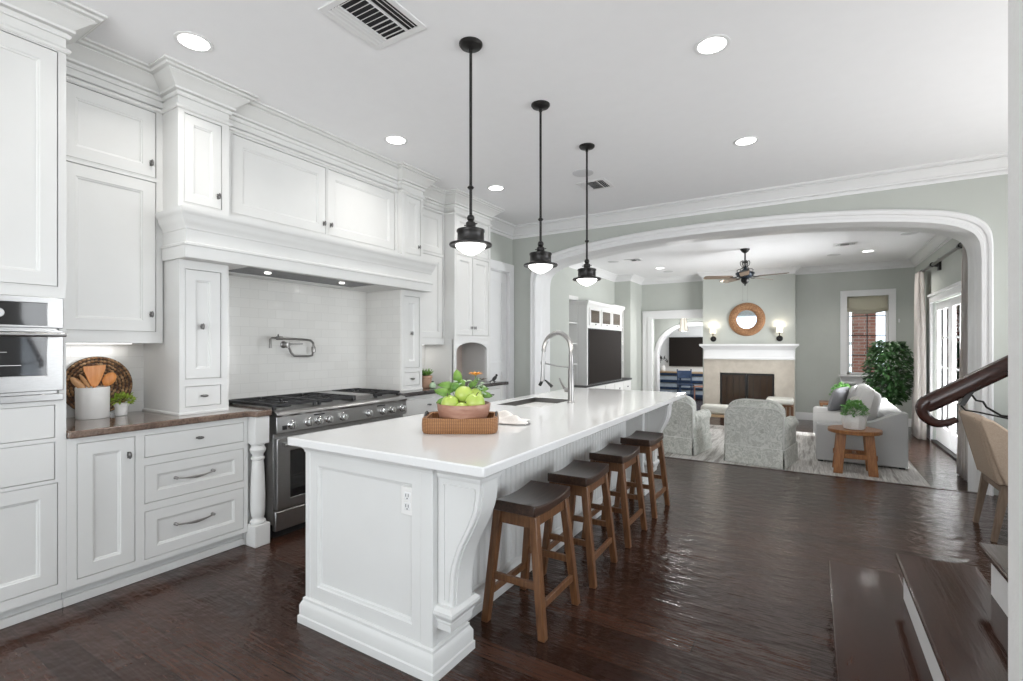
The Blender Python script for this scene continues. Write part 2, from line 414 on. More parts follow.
def brick():
    m = mat('red_brick', (0.4, 0.18, 0.13), 0.9); N, L, b = nt(m)
    tc = N.new('ShaderNodeTexCoord'); sp = N.new('ShaderNodeSeparateXYZ'); L.new(tc.outputs['Object'], sp.inputs[0])
    cb = N.new('ShaderNodeCombineXYZ'); L.new(sp.outputs[0], cb.inputs[0]); L.new(sp.outputs[2], cb.inputs[1])
    br = N.new('ShaderNodeTexBrick'); L.new(cb.outputs[0], br.inputs['Vector']); br.inputs['Scale'].default_value = 1
    br.inputs['Color1'].default_value = (0.28, 0.10, 0.07, 1); br.inputs['Color2'].default_value = (0.42, 0.19, 0.14, 1); br.inputs['Mortar'].default_value = (0.45, 0.38, 0.34, 1)
    br.inputs['Brick Width'].default_value = 0.2; br.inputs['Row Height'].default_value = 0.07; br.inputs['Mortar Size'].default_value = 0.006
    base(m, br.outputs['Color']); return m
M['brick'] = brick()
M['lawn'] = noisy('lawn_green', (0.07, 0.16, 0.04), (0.16, 0.28, 0.08), 8, 0.9)
M['paver'] = noisy('patio_paving', (0.5, 0.48, 0.45), (0.6, 0.58, 0.55), 5, 0.9)
def emit(name, col, strength):
    m = mat(name, col, 0.4); b = nt(m)[2]; b.inputs['Emission Color'].default_value = (*col, 1); b.inputs['Emission Strength'].default_value = strength; return m
M['lamp'] = emit('lit_lens', (1.0, 0.985, 0.96), 9.0)
M['lampglass'] = emit('lit_frosted_glass', (1.0, 0.98, 0.95), 3.2)
M['sconceshade'] = emit('lit_sconce_shade', (1.0, 0.90, 0.76), 1.1)
M['lantern'] = emit('lit_lantern_glass', (1.0, 0.93, 0.82), 0.7)
def glass():
    m = bpy.data.materials.new('window_glass'); m.use_nodes = True; N, L = m.node_tree.nodes, m.node_tree.links
    N.remove(N['Principled BSDF']); out = N['Material Output']
    t = N.new('ShaderNodeBsdfTransparent'); g = N.new('ShaderNodeBsdfGlossy'); g.inputs['Roughness'].default_value = 0.02
    x = N.new('ShaderNodeMixShader'); fr = N.new('ShaderNodeFresnel'); fr.inputs['IOR'].default_value = 1.45
    L.new(fr.outputs[0], x.inputs[0]); L.new(t.outputs[0], x.inputs[1]); L.new(g.outputs[0], x.inputs[2]); L.new(x.outputs[0], out.inputs['Surface'])
    return m
M['glass'] = glass()
M['cabglass'] = mat('leaded_cabinet_glass', (0.09, 0.065, 0.045), 0.15, coat=0.3)
M['speaker'] = noisy('speaker_grille', (0.60, 0.60, 0.61), (0.66, 0.66, 0.67), 200, 0.7)
M['dark'] = mat('vent_dark', (0.02, 0.02, 0.022), 0.8)

# ------------------------------------------------------------------ room shell
def S(mb, name, m, **k): return struct(mb.build(name, m, **k))
S(MB().box(-4.3, 2.9, -2.95, 6.184, -0.30, 0), 'floor', M['floor'], smooth=0)
S(MB().box(-4.9, 2.0, 6.184, 16.0, -0.32, LFLOOR), 'floor', M['floor'], smooth=0)
S(MB().box(-3.36, 1.36, 6.16, 6.205, -0.03, 0.004), 'trim_1', M['tread'], bevel=0.006)          # nosing of the step down
S(MB().box(-4.3, 2.9, -2.95, 6.58, CEIL, CEIL+0.15), 'ceiling', M['ceil'], smooth=0)
S(MB().box(-4.9, 2.0, 6.58, 16.0, LCEIL, LCEIL+0.2), 'ceiling', M['ceil'], smooth=0)
S(MB().box(-4.1, -3.92, -2.95, 5.21, -0.1, CEIL), 'wall_left', M['wall'], smooth=0)
S(MB().holed(5.21, 6.25, -0.1, CEIL, [(5.36, 6.07, -0.2, 2.44)], -3.92, -3.76, 'x'), 'wall_left', M['wall'], smooth=0)
S(MB().box(-4.1, 2.9, -2.95, -2.94, -0.1, CEIL), 'wall_rear', M['wall'], smooth=0) if False else None
S(MB().holed(-4.1, 2.9, -0.1, CEIL, [(-3.3, 1.1, 0.4, 2.85)], -2.9, -2.76, 'y'), 'wall_rear', M['wall'], smooth=0)
S(MB().holed(-2.95, 6.3, -0.1, CEIL, [(2.2, 5.8, 0.4, 2.8), (-2.0, 0.8, 0.4, 2.8)], 2.76, 2.9, 'x'), 'wall_right', M['wall'], smooth=0)
# textured white wall beside the stair, its end facing the kitchen
S(MB().box(0.419, 2.76, 1.52, 1.707, 0, CEIL), 'wall_stair', M['wallwhite'], bevel=0.012)

def smooth_curve(pts, k=6):
    out = []
    for i in range(len(pts)-1):
        p0, p1, p2, p3 = pts[max(i-1, 0)], pts[i], pts[i+1], pts[min(i+2, len(pts)-1)]
        for j in range(k):
            t = j/k
            out.append(tuple(0.5*((2*p1[a])+(-p0[a]+p2[a])*t+(2*p0[a]-5*p1[a]+4*p2[a]-p3[a])*t*t+(-p0[a]+3*p1[a]-3*p2[a]+p3[a])*t**3) for a in range(len(p1))))
    out.append(pts[-1]); return out
AC = -1.008
half = [(2.437, -0.18), (2.437, 1.2), (2.437, 2.25), (2.432, 2.37), (2.417, 2.447), (2.375, 2.525), (2.285, 2.596), (2.12, 2.661), (1.9, 2.707), (1.6, 2.753), (1.2, 2.792), (0.7, 2.822), (0.0, 2.838)]
hs = [half[0], half[1]] + smooth_curve(half[2:], 5)
outer = [(AC-a, z) for a, z in hs] + [(AC+a, z) for a, z in hs[-2::-1]]
def offset(path, d):
    out = []
    for i, p in enumerate(path):
        a, b = path[max(i-1, 0)], path[min(i+1, len(path)-1)]
        t = _n([b[0]-a[0], b[1]-a[1], 0]); out.append((p[0]+t[1]*d, p[1]-t[0]*d))
    return out
hi_ = [(2.352, -0.18), (2.352, 1.2), (2.352, 2.18), (2.347, 2.29), (2.332, 2.36), (2.292, 2.428), (2.205, 2.488), (2.055, 2.545), (1.85, 2.588), (1.56, 2.630), (1.17, 2.668), (0.68, 2.697), (0.0, 2.712)]
hsi = [hi_[0], hi_[1]] + smooth_curve(hi_[2:], 5)
inner = [(AC-a, z) for a, z in hsi] + [(AC+a, z) for a, z in hsi[-2::-1]]
S(MB().prism([(-4.1, -0.18)] + inner + [(2.9, -0.18), (2.9, CEIL+0.05), (-4.1, CEIL+0.05)], 'y', 6.19, 6.58), 'wall_arch', M['wall'], smooth=0)
def arch_trim(path, prof, name, far=None):
    """profile (offset towards the outside of the arch, y)"""
    mb = MB(); n = len(prof); rows = []
    for i, p in enumerate(path):
        a, b = path[max(i-1, 0)], path[min(i+1, len(path)-1)]
        t = _n([b[0]-a[0], b[1]-a[1], 0]); nx, nz = -t[1], t[0]
        if far: nx, nz = (far[i][0]-p[0])/.108, (far[i][1]-p[1])/.108
        mb.v += [(p[0]+nx*o, y, p[1]+nz*o) for o, y in prof]
    for i in range(len(path)-1):
        for k in range(n):
            l = (k+1) % n; mb.f.append((i*n+k, (i+1)*n+k, (i+1)*n+l, i*n+l))
    mb.f += [tuple(range(n)), tuple((len(path)-1)*n+k for k in range(n))]
    return S(mb, name, M['trim'], smooth=30)
arch_trim(inner, [(-0.004, 6.6), (-0.004, 6.17), (0, 6.155), (0.028, 6.15), (0.034, 6.158), (0.055, 6.158), (0.062, 6.143), (0.085, 6.136), (0.098, 6.142), (0.108, 6.165), (0.108, 6.195), (0.0, 6.195), (0.0, 6.6)], 'trim_2', outer)
arch_trim(inner, [(-0.004, 6.575), (-0.004, 6.61), (0.02, 6.625), (0.09, 6.615), (0.10, 6.575)], 'trim_3')
arch_trim(inner, [(-0.004, 6.31), (-0.010, 6.33), (-0.010, 6.44), (-0.004, 6.46), (0.002, 6.46), (0.002, 6.31)], 'trim_4')

CROWN = [(0, -.168), (.010, -.168), (.016, -.155), (.016, -.146), (.007, -.144), (.007, -.132), (.026, -.126), (.030, -.112), (.022, -.108), (.055, -.075), (.085, -.048), (.104, -.038), (.096, -.034), (.096, -.026), (.118, -.022), (.130, -.012), (.130, 0), (0, 0)]
def crown(path, zc, name, k=1.0, prof=CROWN, m=None, parent=None):
    mb = MB().sweep([(o*k, zc+z*k) for o, z in prof], path)
    return S(mb, name, m or M['trim'], smooth=25) if parent is None else mb.build(name, m or M['cab'], parent, smooth=25)
crown([(-3.76, 5.205), (-3.76, 6.19), (2.76, 6.19), (2.76, 1.71)], CEIL, 'trim_5')
crown([(-3.57, 6.58), (-3.57, 7.75), (-3.95, 7.75), (-3.95, 11.12), (-3.57, 11.12), (-3.57, 12.0), (-2.10, 12.0), (-2.10, 11.75), (-0.29, 11.75), (-0.29, 12.0), (1.68, 12.0), (1.68, 6.58)], LCEIL, 'trim_6', 0.85)
# cased opening to the pantry at the end of the cabinets
d2 = MB().holed(5.262, 6.185, 0, 2.56, [(5.37, 6.06, -0.2, 2.435)], -3.765, -3.728, 'x')
door2 = S(d2, 'door_2', M['trim'], bevel=0.006)
def slab_door(y0, y1, z0, z1, x, panels, sgn=1, rail=0.0):
    mb = MB().holed(y0, y1, z0, z1, panels, x-0.012, x, 'x'); mb.box(x-0.035, x-0.011, y0, y1, z0, z1); return mb
slab_door(5.376, 6.054, 0.01, 2.423, -3.785, [(5.52, 5.93, 0.25, 1.0), (5.52, 5.93, 1.15, 2.28)]).build('door_leaf', M['trim'], door2, bevel=0.004)
MB().box(-3.93, -3.76, 5.36, 5.374, 0, 2.44).box(-3.93, -3.76, 6.056, 6.07, 0, 2.44).box(-3.93, -3.9, 5.36, 6.07, 0, 2.44).box(-3.93, -3.76, 5.374, 6.056, 2.424, 2.44).build('door_jamb', M['trim'], door2)

# living room shell
S(MB().box(-4.2, -3.57, 6.58, 7.75, -0.2, LCEIL+.05), 'wall_living_left', M['wall'], smooth=0)
S(MB().box(-4.2, -3.95, 7.75, 11.12, -0.2, LCEIL+.05), 'wall_living_left', M['wall'], smooth=0)
S(MB().box(-4.2, -3.57, 11.12, 12.0, -0.2, LCEIL+.05), 'wall_living_left', M['wall'], smooth=0)
S(MB().holed(-4.8, 1.9, -0.2, LCEIL+.05, [(0.61, 1.28, 0.80, 2.37), (-3.30, -2.13, -0.25, 2.03)], 12.0, 12.14, 'y'), 'wall_far', M['wall'], smooth=0)
S(MB().holed(6.58, 12.14, -0.2, LCEIL+.05, [(8.45, 10.40, -0.25, 2.08)], 1.68, 1.82, 'x'), 'wall_living_right', M['wall'], smooth=0)
S(MB().holed(-2.10, -0.29, -0.2, LCEIL+.02, [(-1.74, -0.67, -0.25, 0.785)], 11.75, 12.01, 'y'), 'wall_chimney', M['wall'], smooth=0)
BASE = [(0, 0), (0.016, 0), (0.016, 0.12), (0.010, 0.135), (0.008, 0.15), (0, 0.155)]
def baseb(path, z0, name): return S(MB().sweep([(o, z0+z) for o, z in BASE], path), name, M['trim'], smooth=25)
baseb([(-0.29, 12.0), (1.68, 12.0), (1.68, 10.53)], LFLOOR, 'baseboard_far')
baseb([(1.68, 8.32), (1.68, 6.62)], LFLOOR, 'baseboard_right')
baseb([(1.47, 6.19), (2.76, 6.19)], 0, 'baseboard_arch')
baseb([(-3.57, 6.6), (-3.57, 7.75)], LFLOOR, 'baseboard_left')
# doorway casing beside the fireplace
S(MB().holed(-3.54, -2.11, LFLOOR, 2.215, [(-3.30, -2.13, -1, 2.03)], 11.965, 12.0, 'y').box(-3.40, -3.30, 11.94, 11.97, LFLOOR, 2.06).box(-3.54, -2.11, 11.95, 11.97, 2.18, 2.225), 'trim_7', M['trim'], bevel=0.006)
# the room beyond it
S(MB().box(-4.9, -4.7, 12.14, 16, -0.2, LCEIL), 'wall_study_left', M['trim'], smooth=0)
S(MB().box(-1.4, -1.2, 12.14, 16, -0.2, LCEIL), 'wall_study_right', M['trim'], smooth=0)
S(MB().box(-4.9, -1.2, 15.6, 15.75, -0.2, LCEIL), 'wall_study_far', M['trim'], smooth=0)
ha = [(1.02, -0.18), (1.02, 0.95)] + smooth_curve([(1.02, 1.1), (0.99, 1.33), (0.88, 1.56), (0.66, 1.765), (0.35, 1.88), (0, 1.915)], 5)
arch2 = [(-2.53-a, z) for a, z in ha] + [(-2.53+a, z) for a, z in ha[-2::-1]]
S(MB().prism([(-4.8, -0.18)] + arch2 + [(-1.3, -0.18), (-1.3, LCEIL), (-4.8, LCEIL)], 'y', 13.4, 13.6), 'wall_study_arch', M['wall'], smooth=0)
arch_trim(arch2, [(-0.01, 13.58), (-0.01, 13.39), (0.01, 13.37), (0.09, 13.37), (0.10, 13.40), (0, 13.40), (0, 13.58)], 'trim_8')

# windows
def window(name, u0, u1, z0, z1, w, axis, cols, rows, m, d=0.05, casing=None, sill=True):
    """frame + muntins + pane; axis is the wall normal"""
    def bx(mb, a0, a1, c0, c1, p, q):
        return mb.box(a0, a1, p, q, c0, c1) if axis == 'y' else mb.box(p, q, a0, a1, c0, c1)
    mb = MB(); t = 0.045
    for a0, a1, c0, c1 in ((u0, u0+t, z0, z1), (u1-t, u1, z0, z1), (u0, u1, z0, z0+t), (u0, u1, z1-t, z1)):
        bx(mb, a0, a1, c0, c1, w-d/2, w+d/2)
    win = S(mb, name, M['trim'], bevel=0.004)
    k = MB()
    for i in range(1, cols):
        u = u0+(u1-u0)*i/cols; bx(k, u-.009, u+.009, z0+t, z1-t, w-.015, w+.015)
    for i in range(1, rows):
        z = z0+(z1-z0)*i/rows; bx(k, u0+t, u1-t, z-.009, z+.009, w-.0155, w+.0155)
    if cols+rows > 2: k.build('muntins', m, win)
    bx(MB(), u0+t, u1-t, z0+t, z1-t, w-.003, w+.003).build('pane', M['glass'], win, smooth=0)
    return win
w1 = window('window_1', 0.61, 1.28, 0.80, 2.37, 12.08, 'y', 2, 4, M['bronze'])
MB().holed(0.495, 1.395, 0.70, 2.49, [(0.61, 1.28, 0.80, 2.37)], 11.972, 12.0, 'y').build('window_casing', M['trim'], w1, bevel=0.006)
MB().box(0.46, 1.43, 11.90, 12.06, 0.765, 0.80).build('window_sill', M['trim'], w1, bevel=0.008)
MB().box(0.495, 1.395, 11.965, 11.985, 0.62, 0.765).build('window_apron', M['trim'], w1, bevel=0.005)
window('added_window_2', -3.3, 1.1, 0.4, 2.85, -2.83, 'y', 6, 2, M['trim'])  # unseen window added to hold the rear fill light
window('added_window_3', 2.2, 5.8, 0.4, 2.8, 2.83, 'x', 5, 2, M['trim'])  # added out of view so fill reaches the cabinet fronts and floor
window('added_window_4', -2.0, 0.8, 0.4, 2.8, 2.83, 'x', 4, 2, M['trim'])  # another unseen, added opening for the near fill
# glazed garden doors
d1 = S(MB().holed(8.33, 10.52, LFLOOR, 2.20, [(8.45, 10.40, -1, 2.08)], 1.652, 1.69, 'x').box(1.63, 1.69, 8.31, 10.54, 2.17, 2.215), 'door_1', M['trim'], bevel=0.006)
MB().box(1.66, 1.82, 8.45, 10.40, LFLOOR, LFLOOR+0.025).build('threshold', M['bronze'], d1, bevel=0.004)
for a, b in ((8.46, 9.42), (9.43, 10.39)):
    lf = MB().holed(a, b, LFLOOR+0.03, 2.07, [(a+0.115, b-0.115, 0.12, 1.95)], 1.72, 1.765, 'x').build('door_leaf', M['trim'], d1, bevel=0.004)
    mm = MB()
    for z in (0.58, 1.04, 1.50): mm.box(1.732, 1.752, a+.115, b-.115, z-.01, z+.01)
    mm.box(1.732, 1.752, (a+b)/2-.01, (a+b)/2+.01, .12, 1.95); mm.build('muntins', M['trim'], lf)
    MB().box(1.740, 1.746, a+.115, b-.115, .12, 1.95).build('pane', M['glass'], lf, smooth=0)
MB().tube([(1.71, 9.39, 0.80), (1.67, 9.39, 0.80), (1.66, 9.30, 0.80)], 0.010).build('door_handle', M['pewter'], d1)
# garden outside
S(MB().box(-12, 14, 12.4, 40, -0.75, -0.6), 'ground', M['lawn'], smooth=0)
S(MB().box(2.0, 14, -12, 12.4, -0.75, -0.6), 'ground', M['paver'], smooth=0)

# ------------------------------------------------------------------ cabinet kit (every front faces +x)
def shaker(y0, y1, z0, z1, x, rail=0.065, flat=False):
    mb = MB(); g = 0.003
    y0 += g; y1 -= g; z0 += g; z1 -= g
    def ring(d, w): return [(x-w, y0+d, z0+d), (x-w, y1-d, z0+d), (x-w, y1-d, z1-d), (x-w, y0+d, z1-d)]
    rings = [ring(0, 0.022), ring(0, 0.0015), ring(0.0015, 0)]
    if not flat:
        rings += [ring(rail, 0), ring(rail+0.003, 0.004), ring(rail+0.010, 0.006), ring(rail+0.013, 0.012)]
    n = len(rings); vs = [p for r in rings for p in r]; fs = []
    for i in range(n-1):
        for k in range(4):
            fs.append((i*4+k, i*4+(k+1) % 4, (i+1)*4+(k+1) % 4, (i+1)*4+k))
    fs.append(tuple((n-1)*4+k for k in range(4))); fs.append((3, 2, 1, 0))
    return mb.add(vs, fs)
def knob(parent, y, z, x, tall=True):
    mb = MB().lathe([(0.008, 0), (0.007, 0.004), (0.0045, 0.006), (0.0045, 0.018)], (x, y, z), 10, 'x')
    mb.ball((x+0.023, y, z), (0.008, 0.009, 0.021) if tall else (0.008, 0.021, 0.009), 12, 8)
    mb.box(x, x+0.0025, y-.006, y+.006, z-.018, z+.018) if tall else mb.box(x, x+0.0025, y-.018, y+.018, z-.006, z+.006)
    return mb.build('knob' if tall else 'drawer_pull', M['pewter'], parent)
def bail(parent, y, z, x, w=0.108):
    mb = MB()
    for s in (-1, 1):
        mb.lathe([(0.010, 0), (0.010, 0.004), (0.006, 0.007), (0.006, 0.022)], (x, y+s*w, z), 10, 'x').ball((x+0.024, y+s*w, z), 0.009, 10, 8)
    path = [(x+0.024+0.012*cos(t*pi/2), y+t*w, z-0.010*cos(t*pi/2)) for t in [i/8 for i in range(-8, 9)]]
    mb.tube(path, [0.0045+0.005*max(0, 1-abs(i)/5) for i in range(-8, 9)], 8)
    return mb.build('drawer_handle', M['nickel'], parent)
def carcass(parent, y0, y1, z0, z1, xb, xf, holes, name='body', extra=None, m=None):
    mb = MB().box(xb, xf-0.021, y0, y1, z0, z1)
    mb.holed(y0, y1, z0, z1, [(a, b, c, d) for a, b, c, d in holes], xf-0.0215, xf, 'x')
    if extra: extra(mb)
    return mb.build(name, m or M['cab'], parent, smooth=0)
def bead(parent, y0, y1, z0, z1, xf):
    """quirk bead round an inset opening"""
    t = 0.006
    MB().holed(y0-t, y1+t, z0-t, z1+t, [(y0, y1, z0, z1)], xf-0.002, xf+0.003, 'x').build('opening_bead', M['cab'], parent, smooth=0)
LEDGE = [(0, 2.885), (0.010, 2.885), (0.016, 2.893), (0.016, 2.903), (0.008, 2.912), (0, 2.912)]
CABCROWN = [(0, 2.962), (.012, 2.962), (.017, 2.972), (.017, 2.981), (.007, 2.983), (.007, 2.991), (.028, 2.995), (.031, 3.007), (.023, 3.010), (.050, 3.032), (.078, 3.056), (.099, 3.067), (.090, 3.070), (.090, 3.078), (.112, 3.081), (.121, 3.091), (.113, 3.094), (.132, 3.099), (.132, CEIL), (0, CEIL)]
def cab_crown(parent, path):
    MB().box(min(p[0] for p in path), max(p[0] for p in path)-0.001, min(p[1] for p in path), max(p[1] for p in path), 2.90, CEIL-0.002).build('frieze', M['cab'], parent, smooth=0)
    MB().sweep(LEDGE, path).build('ledge_molding', M['cab'], parent, smooth=25)
    MB().sweep(CABCROWN, path).build('crown_molding', M['cab'], parent, smooth=25)

XB, XF, CT = -3.915, -3.30, 0.93
# tall oven cabinet
t = thing('oven_cabinet', 'tall white cabinet with built-in steel oven at the left edge', 'cabinet', (-3.6, 0.5, 0))
ov = (0.10, 0.958, 1.095, 1.615)
carcass(t, 0.02, 0.973, 0.10, 2.92, XB, XF, [(0.08, 0.941, 1.675, 2.880), (0.08, 0.930, 0.903, 1.072), (0.08, 0.930, 0.690, 0.883), (0.08, 0.941, 0.148, 0.672), (0.12, 0.945, 1.115, 1.60)])
d = shaker(0.08, 0.941, 1.675, 2.880, XF-.001).build('door', M['cab'], t, smooth=0); bead(t, 0.08, 0.941, 1.675, 2.880, XF)
shaker(0.08, 0.930, 0.903, 1.072, XF-.001, flat=True).build('drawer', M['cab'], t, smooth=0)
shaker(0.08, 0.930, 0.690, 0.883, XF-.001, flat=True).build('drawer', M['cab'], t, smooth=0)
shaker(0.08, 0.941, 0.148, 0.672, XF-.001).build('door', M['cab'], t, smooth=0)
MB().box(XB, -3.365, 0.02, 0.973, 0, 0.10).box(-3.37, -3.345, 0.02, 0.973, 0, 0.045).build('toe_kick', M['cab'], t, bevel=0.004)
cab_crown(t, [(XB, 0.02), (XF, 0.02), (XF, 0.973), (XB, 0.973)])
# wall oven
t = thing('wall_oven', 'stainless built-in wall oven with black glass window', 'oven', (-3.32, 0.5, 1.1))
ox = XF+0.004
MB().holed(0.10, 0.958, 1.095, 1.617, [(0.10+.0, 0.958, 1.13, 1.145), (0.13, 0.894, 1.475, 1.585), (0.13, 0.894, 1.225, 1.44), (0.10, .958, 1.452, 1.462)], ox-0.03, ox+0.012, 'x').box(ox-0.05, ox-0.02, 0.12, 0.945, 1.117, 1.598).build('front_frame', M['steel'], t, bevel=0.003)
MB().box(ox-0.02, ox+0.010, 0.13, 0.894, 1.475, 1.585).build('control_panel', M['blackglass'], t)
MB().lathe([(0.024, 0), (0.024, 0.014), (0.021, 0.022), (0, 0.022)], (ox+.010, 0.715, 1.53), 20, 'x').build('knob', M['steel'], t)
gl = MB().box(ox-0.02, ox+0.008, 0.13, 0.894, 1.225, 1.44).build('window', M['blackglass'], t)
MB().box(ox-.018, ox+0.0085, 0.3, 0.75, 1.34, 1.343).box(ox-.018, ox+0.0085, 0.3, 0.80, 1.275, 1.279).build('rack', M['nickel'], gl)
hd = MB().tube([(ox+0.055, 0.08, 1.428), (ox+0.055, 0.955, 1.428)], 0.011, 12)
for y in (0.14, 0.90): hd.box(ox+.01, ox+.055, y-.012, y+.012, 1.420, 1.436)
hd.build('handle', M['steel'], t)

# base cabinet left of the range
t = thing('base_cabinet', 'white base cabinet with one door and three drawers left of the range', 'cabinet', (-3.6, 1.45, 0))
ops = [(1.016, 1.279, 0.141, 0.857), (1.324, 1.909, 0.722, 0.853), (1.324, 1.909, 0.455, 0.677), (1.324, 1.909, 0.130, 0.410)]
carcass(t, 0.974, 1.935, 0.10, 0.888, XB, XF, ops)
d = shaker(*ops[0], XF-.001).build('door', M['cab'], t, smooth=0); knob(d, 1.245, 0.755, XF)
d = shaker(*ops[1], XF-.001, flat=True).build('drawer', M['cab'], t, smooth=0); knob(d, 1.62, 0.795, XF, False)
d = shaker(*ops[2], XF-.001, 0.06).build('drawer', M['cab'], t, smooth=0); bail(d, 1.593, 0.572, XF)
d = shaker(*ops[3], XF-.001, 0.06).build('drawer', M['cab'], t, smooth=0); bail(d, 1.593, 0.292, XF)
MB().box(XB, -3.365, 0.974, 1.935, 0, 0.10).box(-3.37, -3.345, 0.974, 1.935, 0, 0.045).build('toe_kick', M['cab'], t, bevel=0.004)
MB().box(XB, -3.34, 1.936, 2.075, 0, 0.888).build('end_filler', M['cab'], t, smooth=0)
pc = (-3.272, 1.99)
MB().box(pc[0]-.058, pc[0]+.058, pc[1]-.055, pc[1]+.055, 0, 0.15).build('post_block', M['cab'], t, bevel=0.005)
MB().box(pc[0]-.055, pc[0]+.055, pc[1]-.052, pc[1]+.052, 0.70, 0.888).build('post_block', M['cab'], t, bevel=0.005)
MB().lathe([(0.044, 0.15), (0.05, 0.157), (0.05, 0.168), (0.038, 0.178), (0.036, 0.19), (0.042, 0.20), (0.046, 0.24), (0.047, 0.34), (0.044, 0.45), (0.038, 0.56), (0.034, 0.585), (0.044, 0.592), (0.044, 0.604), (0.034, 0.61), (0.036, 0.625), (0.050, 0.645), (0.052, 0.66), (0.044, 0.675), (0.040, 0.685), (0.047, 0.692), (0.047, 0.70)], (pc[0], pc[1], 0), 28).build('turned_post', M['cab'], t)

M['shadedstone'] = noisy('shaded_brown_stone', (0.035, 0.03, 0.03), (0.085, 0.075, 0.073), 16, 0.12, lo=0.3, hi=0.7, coat=0.3)  # same stone as the left counter, shade painted in as dark grey
def counter(poly, name, label, m='stone', z0=0.89, z1=CT):
    mb = MB().prism(poly, 'z', z0, z1); o = mb.build(name, M[m], bevel=0.009, seg=3); return tag(o, label, 'countertop')
counter([(-3.918, 0.976), (-3.262, 0.976), (-3.262, 1.90), (-3.25, 1.915), (-3.205, 1.925), (-3.195, 1.935), (-3.195, 2.04), (-3.205, 2.052), (-3.26, 2.078), (-3.918, 2.078)], 'stone_countertop', 'brown stone countertop with crock and woven board, left of the range')
# base cabinet right of the range
t = thing('base_cabinet', 'white base cabinet under the shade-darkened counter right of the range', 'cabinet', (-3.6, 4.3, 0))
ops = [(3.44, 4.16, 0.70, 0.853), (4.22, 4.70, 0.70, 0.853), (4.75, 5.15, 0.70, 0.853), (3.44, 3.78, 0.14, 0.66), (3.82, 4.16, 0.14, 0.66), (4.22, 4.70, 0.14, 0.66), (4.75, 5.15, 0.14, 0.66)]
carcass(t, 3.395, 5.20, 0.10, 0.888, XB, XF, ops)
for k, o_ in enumerate(ops):
    d = shaker(*o_, XF-.001, 0.06, flat=k < 3).build('drawer' if k < 3 else 'door', M['cab'], t, smooth=0)
    if k < 3: knob(d, (o_[0]+o_[1])/2, 0.785, XF, False)
    else: knob(d, o_[1]-0.035, 0.58, XF)
MB().box(XB, -3.365, 3.395, 5.20, 0, 0.10).box(-3.37, -3.345, 3.395, 5.20, 0, 0.045).build('toe_kick', M['cab'], t, bevel=0.004)
counter([(-3.918, 3.392), (-3.262, 3.392), (-3.262, 5.16), (-3.235, 5.175), (-3.235, 5.235), (-3.27, 5.245), (-3.5, 5.205), (-3.918, 5.205)], 'stone_countertop', 'stone countertop with shade painted into its colour under the arched hutch, right of the range', 'shadedstone')

# upper cabinets
def upper(name, label, y0, y1, z0, z1, xf, doors, knobs, crown_path=None, rail=0.06, group=None, extra=None):
    t = thing(name, label, 'cabinet', ((XB+xf)/2, (y0+y1)/2, z0))
    carcass(t, y0, y1, z0, z1, XB, xf, doors, extra=extra)
    for d_, k_ in zip(doors, knobs):
        d = shaker(*d_, xf-.001, rail).build('door', M['cab'], t, smooth=0); bead(t, *d_, xf)
        if k_: knob(d, k_[0], k_[1], xf)
    if crown_path: cab_crown(t, crown_path)
    return t
E1 = 1.555; E2 = 1.874; E3 = 3.550; E4 = 3.850; E5 = 4.440; E6 = 5.175
upper('upper_cabinet', 'white two-door upper cabinet above the utensil crock', 0.974, E1, 1.39, 2.92, -3.62,
      [(1.037, 1.517, 2.455, 2.880), (1.037, 1.517, 1.462, 2.428)], [(1.487, 2.545), (1.487, 1.575)], [(-3.62, 0.974), (-3.62, E1)], 0.07)
upper('upper_pillar_cabinet', 'narrow white upper cabinet standing on the left end of the hood shelf', E1, E2, 2.229, 2.92, -3.42,
      [(1.590, 1.825, 2.295, 2.865)], [(1.800, 2.38)], [(XB, E1), (-3.42, E1), (-3.42, E2), (XB, E2)], 0.055)
upper('upper_cabinet', 'wide white double-door cabinet above the range hood', E2+.001, E3-.001, 2.229, 2.92, -3.48,
      [(1.931, 2.712, 2.310, 2.868), (2.732, 3.510, 2.310, 2.868)], [(2.688, 2.395), (2.757, 2.395)], [(-3.48, E2), (-3.48, E3)], 0.07)
upper('upper_pillar_cabinet', 'narrow white upper cabinet standing on the right end of the hood shelf', E3, E4, 2.229, 2.92, -3.42,
      [(3.588, 3.812, 2.295, 2.865)], [(3.785, 2.38)], [(XB, E3), (-3.42, E3), (-3.42, E4), (XB, E4)], 0.055)
upper('upper_cabinet', 'white stacked-door upper cabinet between hood and arched hutch', E4+.001, E5-.001, 1.39, 2.92, -3.62,
      [(3.96, 4.41, 2.42, 2.880), (3.96, 4.41, 1.462, 2.39)], [(3.99, 2.50), (3.99, 1.575)], [(-3.62, E4), (-3.62, E5)], 0.065)
# arched hutch standing on the right counter
t = thing('hutch_cabinet', 'tall white hutch with double doors over an arched niche', 'cabinet', (-3.7, 4.8, CT))
ops = [(4.475, 4.79, 2.46, 2.880), (4.80, 5.125, 2.46, 2.880), (4.475, 4.79, 1.50, 2.43), (4.80, 5.125, 1.50, 2.43)]
MB().box(XB, -3.492, E5, E6, 1.45, 2.92).holed(E5, E6, 1.45, 2.92, ops, -3.4925, -3.47, 'x').build('body', M['cab'], t, smooth=0)
yc, hw = 4.79, 0.31
archp = [(yc-hw, CT+.001)] + [(yc-hw, 1.27)] + [(yc-hw*cos(a), 1.27+0.045+0.10*sin(a)) for a in [pi*i/14 for i in range(15)]] + [(yc+hw, 1.27), (yc+hw, CT+.001)]
MB().prism([(E5, CT+.001)] + archp + [(E6, CT+.001), (E6, 1.452), (E5, 1.452)], 'x', -3.51, -3.47).box(XB, -3.49, E5, E5+.03, CT+.001, 1.452).box(XB, -3.49, E6-.03, E6, CT+.001, 1.452).build('arched_front', M['cab'], t, bevel=0.004)
